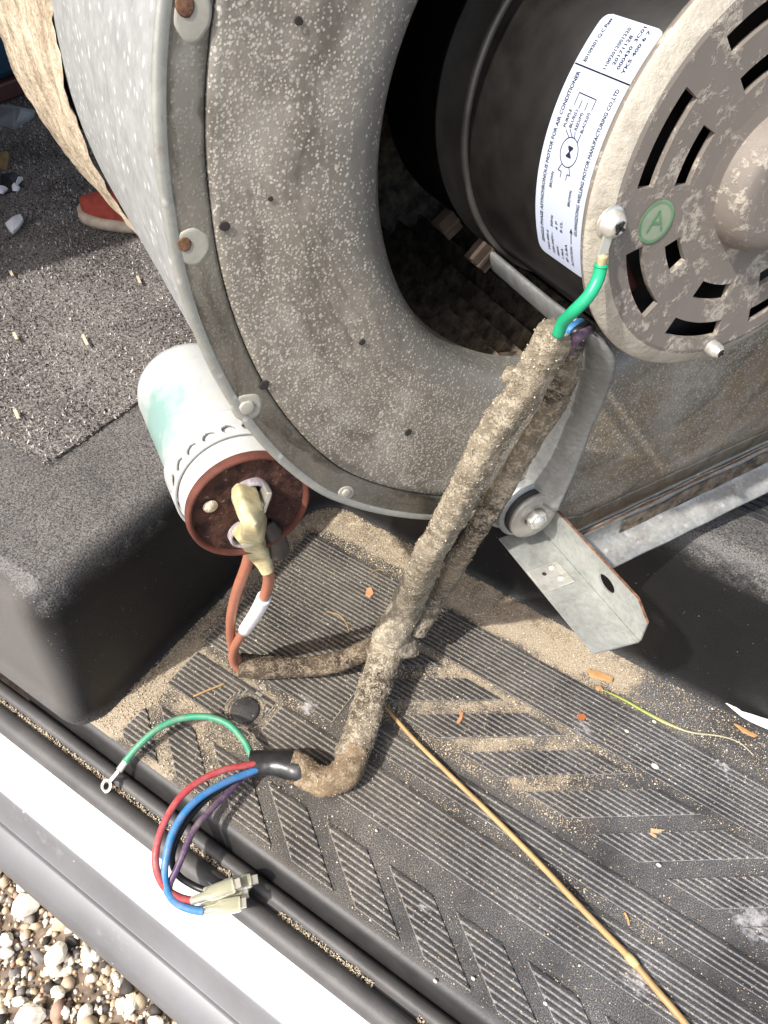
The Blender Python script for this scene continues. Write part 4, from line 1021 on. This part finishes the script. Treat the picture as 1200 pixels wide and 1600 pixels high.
# fan of wires out of the heat shrink, over the sill
def zp(L): return [onz(x, y, z) for x, y, z in L]
ends = {}
def wire(L, mat, r, lab): 
    p = [q + .0007 * np.array([nz(q + np.array([0, 0, len(L)]), 38), nz(q + 5., 38), nz(q + 9., 30)]) for q in catmull(zp(L), 10)]; o = mesh_obj('wire', *tube(p, r, 12), mat, har, True); o['label'] = lab; return p
w = wire([(420, 1192, .014), (396, 1184, .015), (382, 1158, .017), (358, 1132, .018), (322, 1119, .019), (284, 1122, .018), (248, 1138, .016), (220, 1162, .012), (196, 1190, .006)], M_WIRE_GD, .0023, 'long green earth wire ending in a ring terminal')
e0, e1_, e2_ = onz(199, 1186, .0064), onz(186, 1204, .002), onz(166, 1228, -.006)
mesh_obj('crimp', *tube(catmull([e0, e1_], 4), .0026, 10, flat=.8), M_TIN, har, True)
tdir = (e2_ - e1_) / np.linalg.norm(e2_ - e1_); nrm = np.cross(tdir, np.cross([0, 0, 1.], tdir)); nrm /= np.linalg.norm(nrm)
V, F = box((e1_ + e2_) / 2 - tdir * .001, (e2_ - e1_) / 2 * .75, np.cross(nrm, tdir) * .0013, nrm * .0004); mesh_obj('terminal_neck', V, F, M_TIN, har)
mesh_obj('ring_terminal', *lathe([(.0024, -.0004), (.0046, -.0004), (.0048, 0), (.0046, .0004), (.0024, .0004), (.0024, -.0004)], e2_, nrm, tdir, 28), M_TIN, har, True)
wire([(420, 1190, .017), (386, 1195, .022), (350, 1202, .027), (312, 1220, .030), (280, 1248, .031), (256, 1288, .030), (245, 1328, .027), (246, 1362, .022), (258, 1388, .016), (278, 1402, .011), (302, 1408, .008)], M_WIRE_R, .0022, 'red wire curving over the sill')
wire([(420, 1196, .016), (386, 1209, .020), (352, 1222, .025), (318, 1242, .028), (290, 1268, .029), (270, 1300, .028), (260, 1335, .025), (257, 1368, .020), (262, 1394, .015), (276, 1412, .010), (298, 1421, .008), (320, 1424, .007)], M_WIRE_B, .0023, 'bright blue wire curving over the sill')
wire([(420, 1198, .014), (384, 1210, .016), (352, 1228, .020), (322, 1250, .022), (296, 1278, .022), (276, 1312, .020), (268, 1344, .016), (278, 1368, .010), (302, 1384, .006), (322, 1392, .006)], M_WIRE_K, .0020, 'black wire behind the blue one')
wire([(420, 1200, .013), (382, 1214, .015), (362, 1232, .018), (330, 1264, .022), (304, 1296, .023), (288, 1330, .022), (276, 1358, .019), (264, 1384, .015), (268, 1404, .011), (290, 1418, .008), (318, 1422, .006)], M_WIRE_P, .0021, 'dark purple wire curving over the sill')
def spade(a, b_, w, lab):
    a, b_ = onz(*a), onz(*b_); t = (b_ - a); L = np.linalg.norm(t); t /= L; s_ = np.cross([0, 0, 1.], t); s_ /= np.linalg.norm(s_); u = np.cross(t, s_)
    rows = []
    for q, ww, hh in ((0, .45, .0026), (.08, .5, .0028), (.34, .55, .0030), (.45, .95, .0032), (.62, 1.0, .0034), (.93, 1.0, .0032), (1.0, .92, .0026)):
        c = a + t * L * q; rows.append([c + s_ * w * ww * math.copysign(abs(math.cos(k)) ** .6, math.cos(k)) + u * hh * math.copysign(abs(math.sin(k)) ** .6, math.sin(k)) for k in np.linspace(0, 2 * math.pi, 16, endpoint=False)])
    V, F = grid(rows, closed_v=True); F = list(F) + [tuple(range(16)), tuple(range(96, 112))]
    o = mesh_obj('spade_connector', V, F, M_NYLON, har, True)
    V, F = box(a + t * L * .70, t * L * .26, s_ * w * .62, u * .0009); c_ = mesh_obj('brass_receptacle', V, F, M_TIN, o)
    V, F = tube([a + t * L * .02, a + t * L * .42], .0019, 10); mesh_obj('brass_crimp', V, F, M_TIN, o)
    V, F = box(a + t * L * 1.06, t * L * .09, s_ * w * .6, u * .0010); mesh_obj('receptacle_tip', V, F, M_TIN, o)
spade((298, 1409, .008), (366, 1383, .011), .0046, '')
spade((316, 1424, .006), (376, 1412, .007), .0044, '')
spade((318, 1393, .005), (392, 1376, .004), .0042, '')
spade((312, 1420, .002), (378, 1398, .001), .0044, '')

# ------------------------------------------------------------------ loose bits
def chip(name, px, z, h, mat, label, cat, group=None, up=(0, 0, 1)):
    pl = [onz(x, y, z) for x, y in px]; V, F = prism(pl, up, h); o = fix(mesh_obj(name, V, F, mat, loc=np.mean(pl, 0))); tag(o, label, cat, group); return bevel(o, h * .25, 1)
M_STRAW = simple('straw', (.36, .225, .095), .55, 0, .4, .3, 50); M_CHIP = simple('wood_chip', (.42, .235, .10), .7, 0, .3, .25, 120, .3, 500)
sp = catmull(zp([(596, 1096, .008), (640, 1148, .007), (700, 1208, .005), (760, 1266, .0055), (830, 1336, .006), (900, 1410, .0075), (950, 1462, .0062), (985, 1498, .0042), (1022, 1542, .0044), (1060, 1586, .0046), (1100, 1634, .0045)]), 10)
straw = thing('straw', 'long dry golden straw stalk lying across the ribbed step', 'straw', tuple(sp[50]))
mesh_obj('stalk', *tube(sp, lambda t: np.interp(t, [0, .3, .7, 1], [.0014, .0018, .0021, .0021]), 10), M_STRAW, straw, True)
i0 = 70; mesh_obj('stalk_node', *tube(sp[i0 - 2:i0 + 4], lambda t: .0023 + .0005 * math.sin(t * 3.14), 10), simple('straw_node', (.42, .34, .15), .6), straw, True)
gb = catmull(zp([(940, 1077, .004), (975, 1093, .003), (1010, 1113, .003), (1045, 1131, .003), (1080, 1144, .004), (1125, 1150, .004), (1155, 1160, .003), (1178, 1180, .003)]), 8)
gm = Mat('grass_blade', .5); x_, y_, z_ = gm.xyz(); gm.color(gm.mix(gm.ramp(x_, .035, .075), (.27, .31, .07), (.42, .38, .25)))
o = mesh_obj('grass_blade', *tube(gb, lambda t: np.interp(t, [0, .1, .4, .55, 1], [.0004, .0011, .0016, .0008, .0005]), 6, flat=.4), gm.m, smooth=True, loc=gb[20]); tag(o, 'thin yellow green grass blade curling to a pale thread on the upper ribs', 'grass blade')
chip('wood_chip', [(916, 1047), (926, 1048), (940, 1052), (958, 1060), (956, 1067), (938, 1063), (922, 1058)], .0016, .0016, M_CHIP, 'flat orange wood chip on the ribs below the bracket', 'wood chip')
chip('wood_chip', [(930, 1074), (938, 1072), (942, 1078), (934, 1081)], .0015, .0016, M_CHIP, 'tiny orange wood chip at the tip of the grass blade', 'wood chip')
chip('wood_chip', [(1145, 1131), (1152, 1133), (1170, 1143), (1184, 1150), (1178, 1153), (1160, 1145)], .0020, .0014, M_CHIP, 'thin orange wood sliver by the rear riser at the right edge', 'wood chip')
chip('leaf_scrap', [(573, 920), (580, 918), (584, 928), (578, 935), (571, 930)], .0016, .0012, simple('leaf_scrap', (.50, .22, .11), .7), 'small russet leaf scrap on the rear ribs left of the sleeve', 'leaf scrap')
chip('leaf_scrap', [(718, 1112), (724, 1114), (722, 1124), (717, 1132), (713, 1128), (718, 1120)], .0018, .0010, simple('leaf_scrap_orange', (.46, .20, .09), .7), 'small curled orange leaf scrap right of the lower sleeve', 'leaf scrap')
chip('leaf_scrap', [(901, 1117), (912, 1116), (917, 1122), (908, 1127), (902, 1123)], .0014, .0010, simple('leaf_scrap_brown', (.30, .10, .035), .7), 'dark red brown leaf scrap in the sand below the wood chip', 'leaf scrap')
chip('leaf_scrap', [(1016, 1294), (1024, 1296), (1040, 1297), (1028, 1302), (1024, 1310), (1017, 1306)], .0010, .0010, simple('leaf_scrap_tan', (.44, .30, .17), .7), 'ragged tan leaf scrap on the right hand chevrons', 'leaf scrap')
M_PEB = simple('white_pebble', (.54, .51, .45), .7, 0, .3, .1, 200)
for (x, y, r, lb) in ((1023, 1198, 8, 'white oval seed like pebble right of the sandy chevrons'), (979, 1143, 5, 'small white pebble under the ribs beside the sand'), (1022, 1128, 5, 'small white pebble beside the grass blade'), (1029, 1352, 5, 'small white pebble on the right hand chevrons'), (739, 1529, 4, 'white pebble near the front tip of a chevron'), (852, 1568, 4, 'white pebble on the smooth strip near the bottom'), (680, 1533, 4, 'white pebble on the front edge of the step'), (588, 1298, 3, 'white pebble between the front chevrons and the ribs')):
    c = onz(x, y, .0015); rr = r * .00031
    v = np.array([p * rr * np.array([1.15, .8, .7]) * (1 + .15 * nz(p + x, 1.3)) for p in IV2]); o = mesh_obj('pebble', v + c + [0, 0, rr * .3], IF2, M_PEB, smooth=True, loc=c); tag(o, lb, 'pebble')
def twig(name, L, r, mat, label, cat):
    p = catmull(zp(L), 8); o = mesh_obj(name, *tube(p, r, 6), mat, smooth=True, loc=p[len(p) // 2]); tag(o, label, cat)
twig('twig', [(302, 1088, .002), (326, 1078, .0025), (351, 1068, .002)], .0008, M_STRAW, 'short pale straw twig on the ribs left of the round plug', 'twig')
twig('fibre', [(509, 956, .0018), (528, 960, .0022), (541, 974, .0022), (547, 994, .0018)], .0004, M_STRAW, 'fine curled pale fibre on the left ribs', 'fibre')
twig('fibre', [(577, 898, .0018), (584, 892, .0022), (594, 890, .0022), (600, 893, .0018)], .0004, M_STRAW, 'fine curled pale fibre near the rear sand strip', 'fibre')
twig('twig', [(976, 1426, .001), (981, 1436, .0014), (983, 1446, .001)], .0008, M_STRAW, 'tiny straw twig right of the long stalk', 'twig')
twig('twig', [(975, 1092, .0012), (983, 1095, .0012)], .0003, M_STRAW, 'tiny dry fibre beside the grass blade', 'twig')
chip('white_flake', [(1133, 1099), (1142, 1103), (1150, 1106), (1158, 1112), (1172, 1116), (1190, 1122), (1204, 1126), (1204, 1142), (1190, 1136), (1172, 1128), (1158, 1120), (1146, 1110)], .012, .0012, M_WHITE, 'jagged white flake at the foot of the rear riser', 'paper scrap')  # thin jagged white sheet just above the tread
# litter on the carpet, in the shade at the left
CZ = .1395
M_SHGREY = simple('grey_shard', (.22, .235, .25), .4, 0, .5, .2, 60); M_SHW = simple('white_shard', (.72, .73, .76), .5, 0, .4, .1)
def shard(px, zs, h, mat, label, name='plastic_shard', cat='plastic shard'):
    pl = [onz(x, y, CZ + z) for (x, y), z in zip(px, zs)]; n_ = len(pl); c0 = np.mean(pl, 0) + [0, 0, .004]
    V = pl + [c0] + [p - np.array([0, 0, h]) for p in pl]
    F = [(i, (i + 1) % n_, n_) for i in range(n_)] + [(i, n_ + 1 + i, n_ + 1 + (i + 1) % n_, (i + 1) % n_) for i in range(n_)] + [tuple(range(2 * n_, n_, -1))]
    o = fix(mesh_obj(name, V, F, mat, loc=np.mean(pl, 0))); tag(o, label, cat)
shard([(-6, 165), (14, 163), (31, 167), (55, 172), (52, 180), (20, 198), (-6, 190)], (.004, .012, .014, .006, .003, .002, .002), .003, M_SHGREY, 'broken grey plastic shard on the shaded carpet below the blue bin')
shard([(8, 348), (20, 338), (32, 334), (36, 342), (30, 352), (20, 362), (14, 358)], (.002, .004, .006, .005, .004, .003, .002), .0025, M_SHW, 'curved white plastic shard lying alone on the carpet')
shard([(-4, 293), (8, 291), (12, 294), (4, 300), (-4, 299)], (.003,) * 5, .002, M_SHW, 'flat white plastic shard at the left edge of the carpet')
shard([(18, 290), (22, 285), (31, 292), (28, 296), (19, 295)], (.003,) * 5, .002, M_SHW, 'small white triangular plastic shard beside the black cap')
shard([(24, 286), (34, 276), (36, 278), (26, 289)], (.004,) * 4, .0015, M_SHW, 'thin white plastic splinter pointing up from the black cap')
shard([(2, 272), (22, 268), (34, 276), (30, 296), (8, 300), (0, 292)], (.001,) * 6, .002, M_DARK, 'black broken plastic cap among the white shards', 'broken_cap', 'broken cap')
shard([(-4, 238), (12, 236), (14, 244), (10, 262), (-4, 258)], (.004, .008, .008, .004, .004), .003, simple('brown_scrap', (.21, .14, .06), .6), 'crumpled brown scrap at the left edge of the carpet', 'scrap', 'scrap')
for (x, y, l, lb) in ((133, 531, 9, 'pale wood fleck in the middle of the carpet'), (217, 437, 6, 'pale wood fleck on the carpet near the housing'), (26, 647, 8, 'pale wood fleck near the front corner of the carpet'), (24, 525, 6, 'tiny pale fleck at the left of the carpet'), (18, 427, 4, 'white speck on the carpet at the upper left')):
    a = onz(x - l * .4, y - l * .9, CZ + .003); b_ = onz(x + l * .4, y + l * .9, CZ + .003); t = (b_ - a) / 2
    V, F = box((a + b_) / 2, t, np.cross([0, 0, 1], t / np.linalg.norm(t)) * .0011, (0, 0, .0006)); tag(bevel(mesh_obj('wood_fleck', V, F, simple('fleck', (.55, .45, .31), .8)), .0003), lb, 'wood fleck')
# red cloth shoe behind the housing
sh_c = onz(165, 325, CZ + .010)
shoe = thing('shoe', 'red canvas shoe with cream sole standing on the carpet behind the housing', 'shoe', tuple(sh_c - [0, 0, .011]))
fw = onz(120, 318, CZ) - onz(240, 330, CZ); fw[2] = 0; fw /= np.linalg.norm(fw); sd = np.cross([0, 0, 1], fw)
nose = onz(128, 325, CZ + .008); heel = nose - fw * .14
def half(t): return .0205 * (math.sqrt(max(0, 1 - (1 - min(t / .30, 1)) ** 2))) * (1 if t < .7 else 1 - (t - .7) * .35)
rows = []
for t in np.linspace(.001, 1, 40):
    w = half(t) + .001; h = .011 + .016 * min(1, (t / .45)) ** .7 + .012 * max(0, t - .45)
    c = nose - fw * .14 * t; rows.append([c + sd * w * math.cos(a) + np.array([0, 0, max(0, math.sin(a)) ** .8 * h - .001 + .0012 * nz((t * 12, a, 0), 2.0)]) for a in np.linspace(0, math.pi, 18)])
V, F = grid(rows); mesh_obj('canvas_upper', V, F, simple('red_canvas', (.27, .050, .036), .85, 0, .2, .2, 150, .4, 900), shoe, True)
rows = []
for t in np.linspace(0.0005, 1, 40):
    w = half(t) + .0035; c = nose + fw * .003 - fw * .143 * t
    rows.append([c + sd * w * s_ + np.array([0, 0, z]) for s_, z in ((1, -.0075), (1.02, -.004), (1, .0018), (.9, .0024), (-.9, .0024), (-1, .0018), (-1.02, -.004), (-1, -.0075))])
V, F = grid(rows, closed_v=True); F = list(F) + [tuple(range(8))]; mesh_obj('rubber_sole', V, F, simple('cream_rubber', (.40, .33, .25), .7), shoe, True)
# blue bin in the far corner
q0 = onz(-30, 172, CZ); q1 = onz(62, 138, CZ); ax = (q1 - q0); ax[2] = 0; ax /= np.linalg.norm(ax); ay = np.array([-ax[1], ax[0], 0])
if ay[0] > 0: ay = -ay
binn = thing('storage_bin', 'dark blue plastic storage bin standing on the carpet at the back', 'bin', tuple((q0 + q1) / 2 + ay * .1))
c = (q0 + q1) / 2 - ax * .12 + ay * .12
V, F = box(c + np.array([0, 0, .105]), ax * .20, ay * .12, np.array([0, 0, .085])); bevel(mesh_obj('bin_wall', V, F, simple('blue_plastic', (.010, .045, .085), .4, 0, .5, .5, 20), binn), .008)
V, F = box(c + np.array([0, 0, .010]), ax * .204, ay * .124, np.array([0, 0, .010])); bevel(mesh_obj('bin_base', V, F, simple('maroon_plastic', (.07, .022, .018), .5), binn), .003)
V, F = box(c + np.array([0, 0, .196]), ax * .208, ay * .128, np.array([0, 0, .006])); bevel(mesh_obj('bin_lid', V, F, simple('grey_lid', (.16, .19, .20), .4), binn), .003)
bpy.context.view_layer.update()
